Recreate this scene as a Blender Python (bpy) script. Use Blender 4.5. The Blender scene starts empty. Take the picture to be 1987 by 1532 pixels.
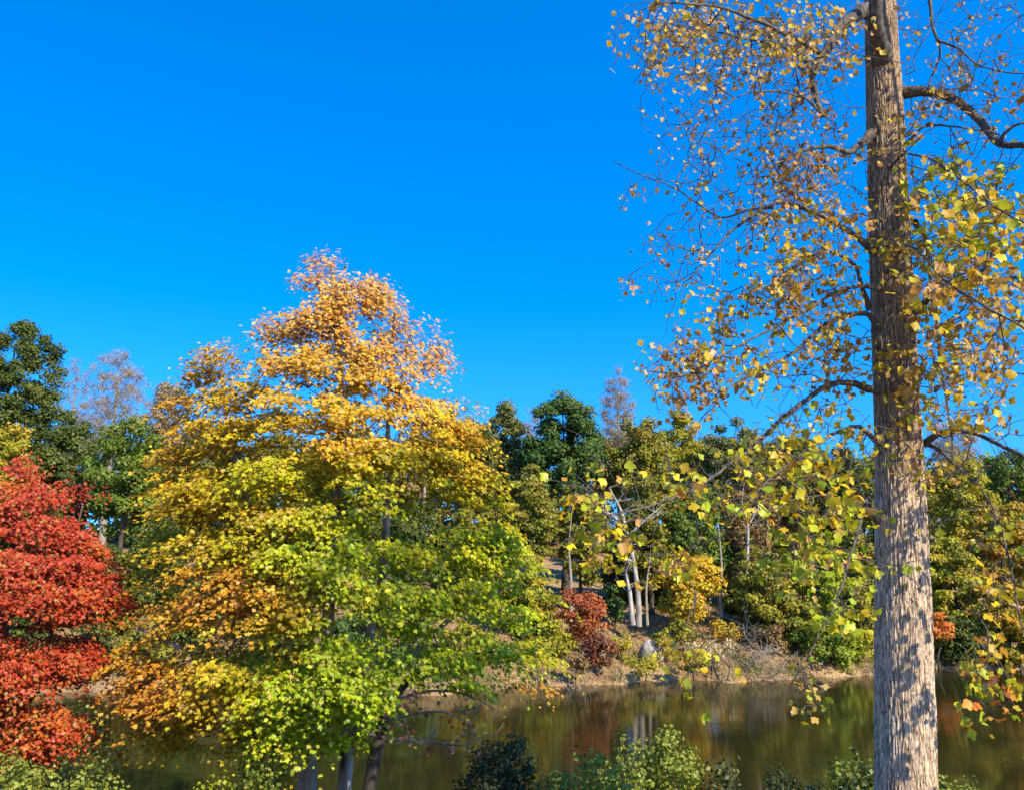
import bpy, math
import numpy as np
from math import radians, sin, cos, pi

C = bpy.context.scene.collection
S = bpy.context.scene

# ------------------------------------------------------------------ camera, sky, sun, exposure
W, H, F = 1987.0, 1532.0, 1653.0
PITCH = math.atan((1090 - 766) / F)
EYE = np.array([0.0, 0.0, 6.0])
cam_d = bpy.data.cameras.new('camera')
cam_d.sensor_width = 36
cam_d.lens = 36 * F / W
cam_d.clip_end = 6000
cam = bpy.data.objects.new('camera', cam_d)
C.objects.link(cam)
cam.location = EYE
cam.rotation_euler = (pi / 2 + PITCH, 0, 0)
S.camera = cam

SUN_EL, SUN_AZ = radians(37), radians(39)      # azimuth: measured from behind the camera towards the right
TO_SUN = np.array([sin(SUN_AZ) * cos(SUN_EL), -cos(SUN_AZ) * cos(SUN_EL), sin(SUN_EL)])
world = bpy.data.worlds.new('World')
S.world = world
world.use_nodes = True
wn = world.node_tree
wn.nodes.clear()
sky = wn.nodes.new('ShaderNodeTexSky')
sky.sky_type = 'NISHITA'
sky.sun_disc = False
sky.sun_elevation = SUN_EL
sky.sun_rotation = math.atan2(TO_SUN[0], TO_SUN[1])
sky.altitude = 200
sky.air_density = 1.0
sky.dust_density = 0.2
sky.ozone_density = 3.0
tcw = wn.nodes.new('ShaderNodeTexCoord')
lift = wn.nodes.new('ShaderNodeVectorMath'); lift.operation = 'ADD'
lift.inputs[1].default_value = (0, 0, 0.22)          # clear autumn air: little whitening towards the horizon
wn.links.new(tcw.outputs['Generated'], lift.inputs[0])
wn.links.new(lift.outputs[0], sky.inputs['Vector'])
hs = wn.nodes.new('ShaderNodeHueSaturation')
hs.inputs['Hue'].default_value = 0.506
hs.inputs['Saturation'].default_value = 1.43
hs.inputs['Value'].default_value = 1.92
bg = wn.nodes.new('ShaderNodeBackground')
bg.inputs['Strength'].default_value = 0.14
wo = wn.nodes.new('ShaderNodeOutputWorld')
wn.links.new(sky.outputs[0], hs.inputs['Color'])
wn.links.new(hs.outputs[0], bg.inputs[0])
wn.links.new(bg.outputs[0], wo.inputs[0])

sun_d = bpy.data.lights.new('sun', 'SUN')
sun_d.energy = 5.0
sun_d.angle = radians(0.5)
sun_d.color = (1.0, 0.89, 0.68)
sun = bpy.data.objects.new('sun', sun_d)
C.objects.link(sun)
from mathutils import Vector
sun.rotation_euler = Vector(TO_SUN).to_track_quat('Z', 'Y').to_euler()
sun.location = (10, -20, 30)

S.view_settings.view_transform = 'Standard'
S.view_settings.look = 'None'
S.view_settings.gamma = 1
S.view_settings.use_curve_mapping = False
S.view_settings.exposure = 0.66
S.render.engine = 'CYCLES'
S.cycles.max_bounces = 6
S.cycles.diffuse_bounces = 3
S.cycles.transmission_bounces = 3
S.cycles.glossy_bounces = 2

# ------------------------------------------------------------------ helpers
def at(px, py, Y):
    """photo pixel seen at world depth Y -> world point"""
    x = (px - W / 2) / F
    u = (H / 2 - py) / F
    dy = cos(PITCH) - u * sin(PITCH)
    dz = sin(PITCH) + u * cos(PITCH)
    return np.array([x * Y / dy, Y, EYE[2] + dz * Y / dy])

def mpp(py, Y):
    """metres per photo pixel at that row and depth"""
    u = (H / 2 - py) / F
    return Y / (cos(PITCH) - u * sin(PITCH)) / F

def sstep(a, b, x):
    t = np.clip((x - a) / (b - a), 0, 1)
    return t * t * (3 - 2 * t)

_h = np.random.default_rng(7).random((64, 64, 64))
def noise(p, s=1.0):
    """smooth value noise in 0..1 for an (n,3) array"""
    q = np.asarray(p, float) / s + 1000.0
    i = np.floor(q).astype(int)
    f = q - i
    f = f * f * (3 - 2 * f)
    r = 0
    for dx in (0, 1):
        for dy in (0, 1):
            for dz in (0, 1):
                w = (f[..., 0] if dx else 1 - f[..., 0]) * (f[..., 1] if dy else 1 - f[..., 1]) * (f[..., 2] if dz else 1 - f[..., 2])
                r = r + w * _h[(i[..., 0] + dx) % 64, (i[..., 1] + dy) % 64, (i[..., 2] + dz) % 64]
    return r

def shore_y(x):
    x = np.asarray(x, float)
    return 43.2 + 0.27 * np.clip(x, -4, 60) + 0.6 * np.sin(x * 0.31) + 0.5 * np.sin(x * 0.83 + 1) + 0.35 * np.sin(x * 2.1) + 0.2 * np.sin(x * 5.3 + 2) + 0.12 * np.sin(x * 9.1)

def ground(x, y):
    x = np.asarray(x, float); y = np.asarray(y, float)
    near = 4.4 - 4.0 * sstep(4.5, 16.0, y) - 2.0 * sstep(14.5, 21, y)
    d = y - shore_y(x)
    far = np.interp(d, [-6, -1.2, -0.15, 0.25, 2.0, 6, 10, 20, 45, 90, 400], [-1.6, -0.5, -0.12, 0.25, 0.95, 2.1, 3.1, 4.5, 8.0, 11, 12])
    z = np.where(y < 26, near, far)
    p = np.stack([x, y, np.zeros_like(x)], -1)
    bump = (noise(p, 2.3) - .5) * 0.25 + (noise(p, 0.7) - .5) * 0.08
    return z + bump * np.clip(np.abs(z) * 2, 0.25, 1)

def norm(v):
    return v / (np.linalg.norm(v, axis=-1, keepdims=True) + 1e-9)

def mesh_from(name, verts, sizes, loops, mats, cols=None, uv=None, smooth=False):
    me = bpy.data.meshes.new(name)
    me.vertices.add(len(verts))
    me.vertices.foreach_set('co', np.ascontiguousarray(verts, np.float32).ravel())
    me.loops.add(len(loops))
    me.loops.foreach_set('vertex_index', np.ascontiguousarray(loops, np.int32))
    me.polygons.add(len(sizes))
    st = np.concatenate([[0], np.cumsum(sizes)[:-1]]).astype(np.int32)
    me.polygons.foreach_set('loop_start', st)
    me.polygons.foreach_set('loop_total', np.asarray(sizes, np.int32))
    if smooth:
        me.polygons.foreach_set('use_smooth', np.ones(len(sizes), bool))
    me.update(calc_edges=True)
    if cols is not None:
        a = me.color_attributes.new('Col', 'FLOAT_COLOR', 'POINT')
        c4 = np.ones((len(verts), 4), np.float32)
        c4[:, :3] = cols
        a.data.foreach_set('color', c4.ravel())
    if uv is not None:
        l = me.uv_layers.new(name='UVMap')
        l.data.foreach_set('uv', np.ascontiguousarray(uv[np.asarray(loops)], np.float32).ravel())
    me.materials.append(mats)
    return me

def link(name, me, parent=None, origin=None):
    o = bpy.data.objects.new(name, me)
    C.objects.link(o)
    if parent is not None:
        o.parent = parent
    if origin is not None:
        o.location = origin
    return o

def thing(name, label, cat, loc, group=None):
    o = bpy.data.objects.new(name, None)
    C.objects.link(o)
    o.empty_display_size = 0.3
    o.location = [float(v) for v in loc]
    o['label'] = label
    o['category'] = cat
    if group:
        o['group'] = group
    return o

def tag(o, label=None, cat=None, kind=None, group=None):
    if label: o['label'] = label
    if cat: o['category'] = cat
    if kind: o['kind'] = kind
    if group: o['group'] = group
    return o

# ---- materials
def nt(name):
    m = bpy.data.materials.new(name)
    m.use_nodes = True
    n = m.node_tree
    n.nodes.clear()
    out = n.nodes.new('ShaderNodeOutputMaterial')
    return m, n, out

def leaf_material(name, trans=0.38, gloss=0.025, rough=0.45):
    m, n, out = nt(name)
    at_ = n.nodes.new('ShaderNodeAttribute'); at_.attribute_name = 'Col'
    d = n.nodes.new('ShaderNodeBsdfDiffuse')
    t = n.nodes.new('ShaderNodeBsdfTranslucent')
    g = n.nodes.new('ShaderNodeBsdfGlossy'); g.inputs['Roughness'].default_value = rough
    m1 = n.nodes.new('ShaderNodeMixShader'); m1.inputs[0].default_value = trans
    m2 = n.nodes.new('ShaderNodeMixShader'); m2.inputs[0].default_value = gloss
    n.links.new(at_.outputs['Color'], d.inputs['Color'])
    n.links.new(at_.outputs['Color'], t.inputs['Color'])
    n.links.new(d.outputs[0], m1.inputs[1]); n.links.new(t.outputs[0], m1.inputs[2])
    n.links.new(m1.outputs[0], m2.inputs[1]); n.links.new(g.outputs[0], m2.inputs[2])
    n.links.new(m2.outputs[0], out.inputs[0])
    return m

def ramp(n, stops):
    r = n.nodes.new('ShaderNodeValToRGB')
    el = r.color_ramp.elements
    el[0].position, el[0].color = stops[0][0], (*stops[0][1], 1)
    el[1].position, el[1].color = stops[-1][0], (*stops[-1][1], 1)
    for p, c in stops[1:-1]:
        e = el.new(p); e.color = (*c, 1)
    return r

def bark_material(name, dark, light, scale=14, zs=0.2):
    m, n, out = nt(name)
    tc = n.nodes.new('ShaderNodeTexCoord')
    mp = n.nodes.new('ShaderNodeMapping'); mp.inputs['Scale'].default_value = (1, 1, zs)
    nz = n.nodes.new('ShaderNodeTexNoise'); nz.inputs['Scale'].default_value = scale; nz.inputs['Detail'].default_value = 6
    r = ramp(n, [(0.3, dark), (0.68, light)])
    b = n.nodes.new('ShaderNodeBsdfPrincipled'); b.inputs['Roughness'].default_value = 0.9
    bp = n.nodes.new('ShaderNodeBump'); bp.inputs['Strength'].default_value = 0.5; bp.inputs['Distance'].default_value = 0.02
    n.links.new(tc.outputs['Object'], mp.inputs[0]); n.links.new(mp.outputs[0], nz.inputs[0])
    n.links.new(nz.outputs[0], r.inputs[0]); n.links.new(r.outputs[0], b.inputs['Base Color'])
    n.links.new(nz.outputs[0], bp.inputs['Height']); n.links.new(bp.outputs[0], b.inputs['Normal'])
    n.links.new(b.outputs[0], out.inputs[0])
    return m

M_LEAF = leaf_material('leaf_near')
M_LEAF_FAR = leaf_material('leaf_far', 0.25, 0.02, 0.5)
M_TWIG = bark_material('twig_bark', (0.035, 0.028, 0.022), (0.14, 0.115, 0.09), 30, 0.5)
M_LIMB = bark_material('limb_bark', (0.03, 0.024, 0.018), (0.15, 0.12, 0.09), 22, 0.5)
M_GREYTWIG = bark_material('pale_twig_bark', (0.15, 0.12, 0.09), (0.38, 0.31, 0.23), 10, 0.5)
M_DARKBARK = bark_material('dark_bark', (0.02, 0.015, 0.010), (0.12, 0.09, 0.06), 8, 0.2)
M_MAPLEBARK = bark_material('maple_bark', (0.05, 0.04, 0.03), (0.56, 0.48, 0.38), 5.5, 0.35)
M_WHITEBARK = bark_material('pale_bark', (0.12, 0.10, 0.08), (0.48, 0.42, 0.34), 3.5, 0.4)

# ---- leaf templates: (verts, list of faces)
def tmpl_fold():
    v = np.array([[0, 0, 0], [.42, .45, .12], [0, 1, 0], [-.42, .45, .12]], float)
    v[:, 1] -= .5
    return v, [[0, 1, 2], [0, 2, 3]]
def tmpl_quad():
    v = np.array([[-.32, -.5, 0], [.36, -.3, .1], [.28, .5, 0], [-.42, .3, .12]], float)
    return v, [[0, 1, 2, 3]]
def tmpl_maple():
    pts = [(0, -.42), (.16, -.30), (.44, -.34), (.30, -.08), (.56, .12), (.22, .16), (0, .58), (-.22, .16), (-.56, .12), (-.30, -.08), (-.44, -.34), (-.16, -.30)]
    v = [[0, -.05, 0.0]] + [[x, y, 0.10 - .28 * (x * x + y * y)] for x, y in pts]
    return np.array(v, float), [[0, i, i % 12 + 1] for i in range(1, 13)]
def tmpl_tulip():
    half = [(0, -.45), (.30, -.46), (.52, -.28), (.40, -.02), (.47, .28), (.30, .52), (0, .34)]
    v = [[x, y, .22 * abs(x) - .15 * y * y] for x, y in half] + [[-x, y, .16 * abs(x) - .15 * y * y] for x, y in half[1:6]]
    return np.array(v, float), [[0, 1, 2, 3, 6], [3, 4, 5, 6], [0, 6, 9, 8, 7], [6, 11, 10, 9]]
T_FOLD, T_QUAD, T_MAPLE, T_TULIP = tmpl_fold(), tmpl_quad(), tmpl_maple(), tmpl_tulip()

def leaves(name, tmpl, cen, nrm, size, cols, mat, rng, tip=None, origin=(0, 0, 0), curl=0.0, parent=None):
    tv, tf = tmpl
    n = len(cen)
    asp = rng.uniform(.72, 1.15, (n, 1, 1))
    nrm = norm(nrm)
    t = rng.normal(size=(n, 3)) if tip is None else tip + rng.normal(size=(n, 3)) * .35
    t = norm(t - nrm * np.sum(t * nrm, 1, keepdims=True))
    b = np.cross(nrm, t)
    k = len(tv)
    z = tv[None, :, 2:3] * np.ones((n, 1, 1))
    if curl:
        cf = rng.normal(size=(n, 1, 1)) * curl
        z = z + cf * (tv[None, :, 0:1] ** 2 + tv[None, :, 1:2] ** 2)
        z = z + rng.normal(size=(n, k, 1)) * curl * .08
    V = cen[:, None, :] + size[:, None, None] * (asp * tv[None, :, 0:1] * b[:, None, :] + tv[None, :, 1:2] * t[:, None, :] + z * nrm[:, None, :])
    V = (V - np.asarray(origin)).reshape(-1, 3)
    fl = np.concatenate([np.array(f) for f in tf])
    loops = (np.arange(n)[:, None] * k + fl[None, :]).ravel()
    sizes = np.tile([len(f) for f in tf], n)
    me = mesh_from(name, V, sizes, loops, mat, np.repeat(cols, k, 0))
    return link(name, me, parent)

class Tubes:
    def __init__(s):
        s.v, s.l, s.s, s.n = [], [], [], 0
    def add(s, pts, rad, sides=5, rough=0.0, rng=None):
        pts = np.asarray(pts, float); rad = np.asarray(rad, float)
        m = len(pts)
        if m < 2: return
        d = np.gradient(pts, axis=0)
        d = norm(d)
        ref = np.array([0.31, 0.95, 0.05]) if abs(d[0, 2]) > .6 else np.array([0.02, 0.1, 1.0])
        a = norm(np.cross(d, ref)); b = np.cross(d, a)
        th = np.linspace(0, 2 * pi, sides, endpoint=False)
        r = rad[:, None] * np.ones((1, sides))
        if rough and rng is not None:
            r = r * (1 + rng.normal(size=r.shape) * rough)
        V = pts[:, None, :] + r[..., None] * (np.cos(th)[None, :, None] * a[:, None, :] + np.sin(th)[None, :, None] * b[:, None, :])
        i = np.arange(m - 1)[:, None] * sides + np.arange(sides)[None, :]
        j = np.arange(m - 1)[:, None] * sides + (np.arange(sides)[None, :] + 1) % sides
        q = np.stack([i, j, j + sides, i + sides], -1).reshape(-1, 4) + s.n
        s.v.append(V.reshape(-1, 3)); s.l.append(q.ravel()); s.s.append(np.full(len(q), 4))
        s.l.append(np.arange(sides) + s.n + (m - 1) * sides); s.s.append([sides])
        s.n += m * sides
    def build(s, name, mat, parent=None, origin=(0, 0, 0)):
        if not s.v: return None
        me = mesh_from(name, np.concatenate(s.v) - np.asarray(origin), np.concatenate(s.s), np.concatenate(s.l), mat, smooth=True)
        return link(name, me, parent)

def resample(pts, step):
    pts = np.asarray(pts, float)
    # Catmull-Rom smoothing, then points roughly every step metres; extra columns ride along
    P = np.vstack([2 * pts[0] - pts[1], pts, 2 * pts[-1] - pts[-2]])
    out = []
    for i in range(1, len(P) - 2):
        L = np.linalg.norm(P[i + 1][:3] - P[i][:3])
        k = max(1, int(L / step))
        for t in np.linspace(0, 1, k, endpoint=False):
            a, b, c, d = P[i - 1], P[i], P[i + 1], P[i + 2]
            out.append(.5 * (2 * b + (c - a) * t + (2 * a - 5 * b + 4 * c - d) * t * t + (3 * b - a - 3 * c + d) * t ** 3))
    out.append(pts[-1])
    return np.array(out)

class Skel:
    """a growing branch graph: every new tip joins the nearest suitable node"""
    def __init__(s):
        s.p, s.par, s.r, s.own = [], [], [], []
        s.chains = []
    def stem(s, pts, rad, own=0):
        ids = []
        for k, (p, r) in enumerate(zip(pts, rad)):
            s.p.append(np.asarray(p)); s.par.append(ids[-1] if ids else -1); s.r.append(r); s.own.append(own)
            ids.append(len(s.p) - 1)
        return ids
    def grow(s, targets, rng, up=0.5, arch=0.12, wig=0.05, tip_r=0.006, step=0.6, expo=2.4):
        P = np.array(s.p); n0 = len(P)
        D = np.array([np.min(np.linalg.norm(P - t, axis=1)) for t in targets])
        order = np.argsort(D)
        buf = np.zeros((n0 + len(targets) * 14, 3)); buf[:n0] = P; n = n0
        owner = list(s.own); par = list(s.par); cnt = np.zeros(len(buf))
        tips = np.zeros(len(targets), int)
        for ti in order:
            t = targets[ti]
            v = t - buf[:n]
            d = np.linalg.norm(v, axis=1)
            hz = np.hypot(v[:, 0], v[:, 1])
            cost = d + up * np.maximum(0, hz * 0.5 - v[:, 2])
            k = int(np.argmin(cost))
            L = d[k]
            m = int(np.clip(L / step, 1, 12))
            last = k
            ch = [k]
            a = buf[k].copy()
            for j in range(1, m + 1):
                f = j / m
                q = a + (t - a) * f
                q[2] += arch * L * sin(pi * f)
                if j < m: q = q + rng.normal(size=3) * wig * L / m
                buf[n] = q; par.append(last); owner.append(owner[k]); last = n; ch.append(n); n += 1
            s.chains.append(ch); tips[ti] = last
        cnt[:] = 0
        s.p = [buf[i] for i in range(n)]; s.par = par; s.own = owner
        r = np.zeros(n); acc = np.zeros(n)
        for i in range(n - 1, -1, -1):
            r[i] = max(acc[i], tip_r ** expo)
            if i >= n0 and par[i] >= 0:
                acc[par[i]] += r[i] * (1.0 if acc[i] > 0 else 1.0)
                # add only this child's share
        rr = r ** (1 / expo)
        s.r = list(s.r[:n0]) + list(rr[n0:])
        s.n0 = n0
        return tips
    def tubes(s, T, sides=4, own=None, rmax=9):
        for ch in s.chains:
            if own is not None and s.own[ch[-1]] != own: continue
            pts = [s.p[i] for i in ch]
            rad = [min(s.r[i], rmax) for i in ch]
            rad[0] = min(rad[0], rad[1] * 1.25)
            T.add(pts, rad, sides if rad[0] < .03 else sides + 2)

def mixcols(rng, pal, n):
    """pal: list of (weight, (r,g,b)) -> n colours with a little variation"""
    w = np.array([p[0] for p in pal], float); w /= w.sum()
    c = np.array([p[1] for p in pal])[rng.choice(len(pal), n, p=w)]
    return np.clip(c * np.exp(rng.normal(size=(n, 1)) * .16) * np.exp(rng.normal(size=(n, 3)) * .06), 0, .85)

def clumpcols(rng, pal, clump_id, nclump, spread=.5):
    """colour mostly by clump, partly by leaf"""
    base = mixcols(rng, pal, nclump)[clump_id]
    own = mixcols(rng, pal, len(clump_id))
    return base * (1 - spread) + own * spread
#SETTING
# ------------------------------------------------------------------ ground, water
def ground_material():
    m, n, out = nt('leaf_litter_soil')
    tc = n.nodes.new('ShaderNodeTexCoord')
    n1 = n.nodes.new('ShaderNodeTexNoise'); n1.inputs['Scale'].default_value = 0.45; n1.inputs['Detail'].default_value = 8
    n2 = n.nodes.new('ShaderNodeTexVoronoi'); n2.inputs['Scale'].default_value = 7.0
    n3 = n.nodes.new('ShaderNodeTexNoise'); n3.inputs['Scale'].default_value = 6; n3.inputs['Detail'].default_value = 8
    r1 = ramp(n, [(0.3, (0.19, 0.11, 0.05)), (0.5, (0.38, 0.235, 0.11)), (0.7, (0.50, 0.34, 0.16))])
    mx = n.nodes.new('ShaderNodeMix'); mx.data_type = 'RGBA'; mx.blend_type = 'MULTIPLY'; mx.inputs[0].default_value = 0.8
    r2 = ramp(n, [(0.25, (0.45, 0.42, 0.4)), (0.75, (1.25, 1.2, 1.1))])
    b = n.nodes.new('ShaderNodeBsdfPrincipled'); b.inputs['Roughness'].default_value = 0.95
    bp = n.nodes.new('ShaderNodeBump'); bp.inputs['Strength'].default_value = 0.8; bp.inputs['Distance'].default_value = 0.08
    for t in (n1, n2, n3): n.links.new(tc.outputs['Object'], t.inputs['Vector'])
    n.links.new(n1.outputs[0], r1.inputs[0]); n.links.new(n3.outputs[0], r2.inputs[0])
    n.links.new(r1.outputs[0], mx.inputs[6]); n.links.new(r2.outputs[0], mx.inputs[7])
    n.links.new(mx.outputs[2], b.inputs['Base Color'])
    n.links.new(n2.outputs['Distance'], bp.inputs['Height']); n.links.new(bp.outputs[0], b.inputs['Normal'])
    n.links.new(b.outputs[0], out.inputs[0])
    return m

xs = np.unique(np.concatenate([np.linspace(-3000, -60, 12), np.linspace(-60, 60, 241), np.linspace(60, 3000, 12)]))
ys = np.unique(np.concatenate([np.linspace(-400, -5, 8), np.linspace(-5, 24, 75), np.linspace(24, 36, 8), np.linspace(36, 66, 121), np.linspace(66, 160, 40), np.linspace(160, 4000, 12)]))
X, Y_ = np.meshgrid(xs, ys)
Z = ground(X.ravel(), Y_.ravel())
gv = np.stack([X.ravel(), Y_.ravel(), Z], -1)
nx, ny = len(xs), len(ys)
i = (np.arange(ny - 1)[:, None] * nx + np.arange(nx - 1)[None, :]).ravel()
q = np.stack([i, i + 1, i + 1 + nx, i + nx], -1)
tag(link('ground', mesh_from('ground', gv, np.full(len(q), 4), q.ravel(), ground_material(), smooth=True)), kind='structure')

def water_material():
    m, n, out = nt('pond_water')
    tc = n.nodes.new('ShaderNodeTexCoord')
    mp = n.nodes.new('ShaderNodeMapping'); mp.inputs['Scale'].default_value = (0.8, 2.6, 1); mp.inputs['Rotation'].default_value = (0, 0, radians(14))
    n1 = n.nodes.new('ShaderNodeTexNoise'); n1.inputs['Scale'].default_value = 1.9; n1.inputs['Detail'].default_value = 3; n1.inputs['Distortion'].default_value = 0.5
    mp2 = n.nodes.new('ShaderNodeMapping'); mp2.inputs['Scale'].default_value = (0.12, 0.3, 1)
    n2 = n.nodes.new('ShaderNodeTexNoise'); n2.inputs['Scale'].default_value = 1.0; n2.inputs['Detail'].default_value = 2
    r = ramp(n, [(0.35, (0.12, 0.12, 0.12)), (0.65, (1, 1, 1))])
    mu = n.nodes.new('ShaderNodeMath'); mu.operation = 'MULTIPLY'
    bp = n.nodes.new('ShaderNodeBump'); bp.inputs['Strength'].default_value = 0.5; bp.inputs['Distance'].default_value = 0.015
    b = n.nodes.new('ShaderNodeBsdfPrincipled')
    b.inputs['Base Color'].default_value = (0.024, 0.020, 0.006, 1)
    b.inputs['Roughness'].default_value = 0.06
    b.inputs['IOR'].default_value = 1.333
    n.links.new(tc.outputs['Object'], mp.inputs[0]); n.links.new(tc.outputs['Object'], mp2.inputs[0])
    n.links.new(mp.outputs[0], n1.inputs['Vector']); n.links.new(mp2.outputs[0], n2.inputs['Vector'])
    n.links.new(n2.outputs[0], r.inputs[0])
    n.links.new(n1.outputs[0], mu.inputs[0]); n.links.new(r.outputs[0], mu.inputs[1])
    n.links.new(mu.outputs[0], bp.inputs['Height']); n.links.new(bp.outputs[0], b.inputs['Normal'])
    n.links.new(b.outputs[0], out.inputs[0])
    return m
wv = np.array([[-220, 14, 0], [220, 14, 0], [220, 75, 0], [-220, 75, 0]], float)
tag(link('water', mesh_from('water', wv, [4], [0, 1, 2, 3], water_material())), kind='structure')

# ------------------------------------------------------------------ palettes (real leaf colours)
P_DKGREEN = [(4, (.090, .115, .016)), (2, (.13, .15, .018)), (1, (.05, .08, .018))]
P_DEEP = [(4, (.070, .130, .020)), (2, (.10, .160, .024)), (1, (.045, .09, .02))]
P_MIDGREEN = [(4, (.120, .18, .02)), (2, (.18, .23, .022)), (1, (.08, .13, .02))]
P_GREYGREEN = [(3, (.15, .165, .035)), (2, (.21, .20, .035)), (1, (.11, .11, .03))]
P_OLIVE = [(4, (.22, .21, .018)), (2, (.32, .26, .02)), (2, (.13, .15, .02)), (1, (.36, .21, .03))]
P_OLIVEY = [(3, (.40, .32, .02)), (3, (.30, .29, .016)), (1, (.50, .29, .03)), (1, (.18, .20, .02))]
P_TAN = [(3, (.36, .27, .13)), (2, (.28, .22, .10)), (1, (.44, .30, .15))]
P_BROWN = [(3, (.26, .16, .06)), (2, (.34, .20, .05)), (2, (.17, .12, .05))]
P_GOLD = [(4, (.58, .36, .018)), (2, (.46, .36, .02)), (1, (.66, .30, .03))]
P_ORGOLD = [(3, (.46, .28, .02)), (3, (.36, .27, .02)), (1, (.55, .20, .02)), (2, (.25, .24, .02))]
P_YGREEN = [(4, (.30, .36, .015)), (2, (.40, .38, .015)), (1, (.18, .26, .02))]
P_BRIGHT = [(4, (.22, .28, .02)), (2, (.32, .34, .02)), (2, (.10, .15, .02))]
P_RED = [(4, (.38, .09, .03)), (2, (.46, .15, .03)), (1, (.26, .06, .03))]
P_DKRED = [(3, (.22, .06, .025)), (2, (.14, .05, .03)), (1, (.34, .12, .02))]
P_ORANGE = [(3, (.66, .22, .03)), (2, (.62, .32, .03)), (1, (.5, .12, .03))]
P_BUSH = [(3, (.25, .29, .035)), (2, (.38, .39, .06)), (1, (.13, .16, .02))]
P_DKBUSH = [(3, (.035, .055, .018)), (2, (.06, .085, .022)), (1, (.10, .10, .03))]

# ------------------------------------------------------------------ far trees
def crown_lumps(rng, c, rx, ry, rz, n, lump, style):
    """centres of foliage lumps inside an uneven ovoid"""
    out = []
    tries = 0
    while len(out) < n and tries < n * 60:
        tries += 1
        u = rng.uniform(-1, 1, 3)
        k = np.linalg.norm(u)
        if k > 1: continue
        if style == 'round' and k < .45: continue
        w = 1.0
        if u[2] > .1: w = math.sqrt(max(0, 1 - ((u[2] - .1) / .95) ** 2)) * .95 + .12
        if math.hypot(u[0], u[1]) > w: continue
        out.append(c + u * np.array([rx, ry, rz]))
    return np.array(out)

NTREE = [0]
def far_tree(label, px, top, bot, hw, Y, pal, style='round', dens=1.0, name='broadleaf_tree', cat='tree', base=None, bark=None,
             leaf=.155, group='trees on the far bank', lump=None, depth=None, trunk_px=None):
    NTREE[0] += 1
    rng = np.random.default_rng(100 + NTREE[0])
    k = mpp((top + bot) / 2, Y)
    c = at(px, (top + bot) / 2, Y)
    rx = hw * k; rz = (bot - top) / 2 * k; ry = depth if depth else min(rx, 3.2)
    bx, by = (c[0] if trunk_px is None else at(trunk_px, bot, Y)[0]), Y
    bz = float(ground(bx, by)) - .1
    loc = np.array([bx, by, bz])
    root = thing(name, label, cat, loc, group)
    lump = lump or (.28 + .10 * min(rx, 3))
    vol = rx * rz
    n = int(np.clip(vol * 10 / (lump * 2) ** 1.2, 12, 170) * (1 if style != 'bare' else 1.3))
    L = crown_lumps(rng, c, max(rx - lump * .7, .2), max(ry - lump * .7, .2), max(rz - lump * .6, .2), n, lump, style)
    # skeleton
    H_ = c[2] + rz * .55 - bz
    trunk_r = max(.05, .016 * H_ + .02 * rx)
    tp = [loc, loc + [rng.normal() * .1, 0, H_ * .33], np.array([c[0] + rng.normal() * .2, c[1], bz + H_ * .66]), np.array([c[0], c[1], bz + H_])]
    pts = resample(tp, max(.4, H_ / 14))
    f = np.linspace(0, 1, len(pts))
    rad = trunk_r * (1 - .85 * f) * (1 + .5 * np.exp(-f * 18))
    sk = Skel(); sk.stem(pts, rad)
    sk.grow(L, rng, up=.9 if style == 'bare' else .5, arch=.05, wig=.12, tip_r=.008 if style != 'bare' else .010, step=.5)
    T = Tubes(); T.add(pts, rad, 8, .04, rng); sk.tubes(T, 3)
    if style == 'bare':
        fine = []
        for t in L:
            for _ in range(9):
                d = norm(rng.normal(size=3) * np.array([.5, .5, .35]) + np.array([(t[0] - c[0]) / rx * .6, 0, .9]))
                ln = rng.uniform(.3, .95) * lump * 1.6
                m = t + d * ln * .5 + rng.normal(size=3) * .06
                T.add([t, m, t + d * ln], [.012, .009, .004], 3)
                fine.append(t + d * ln)
    T.build('trunk', bark or M_DARKBARK, root, loc)
    # foliage
    if dens > 0:
        per = int((330 if style == 'bare' else 150) * dens * (lump / .5) ** 1.6 * (.17 / leaf) ** 1.5)
        per = int(np.clip(per, 5, 520))
        if style == 'bare': leaf = .09
        ids = np.repeat(np.arange(len(L)), per)
        sc = rng.uniform(.75, 1.25, len(L))[ids]
        d = norm(rng.normal(size=(len(ids), 3)))
        rr = lump * sc * (rng.random(len(ids)) ** .42) * (1 + .35 * (rng.random(len(ids)) < .12))
        flat = .62 if style == 'layer' else .85
        pos = L[ids] + d * rr[:, None] * np.array([1.15, 1.15, flat])
        if style == 'layer': pos[:, 2] -= .25 * (rr ** 2)
        nr = d * np.array([1, 1, .8]) + rng.normal(size=d.shape) * .45 + np.array([0, -.15, .45])
        cols = clumpcols(rng, pal, ids, len(L), .55)
        size = leaf * rng.uniform(.65, 1.35, len(ids))
        leaves('crown', T_QUAD, pos, nr, size, cols, M_LEAF_FAR, rng, origin=loc, parent=root)
    return root

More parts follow.
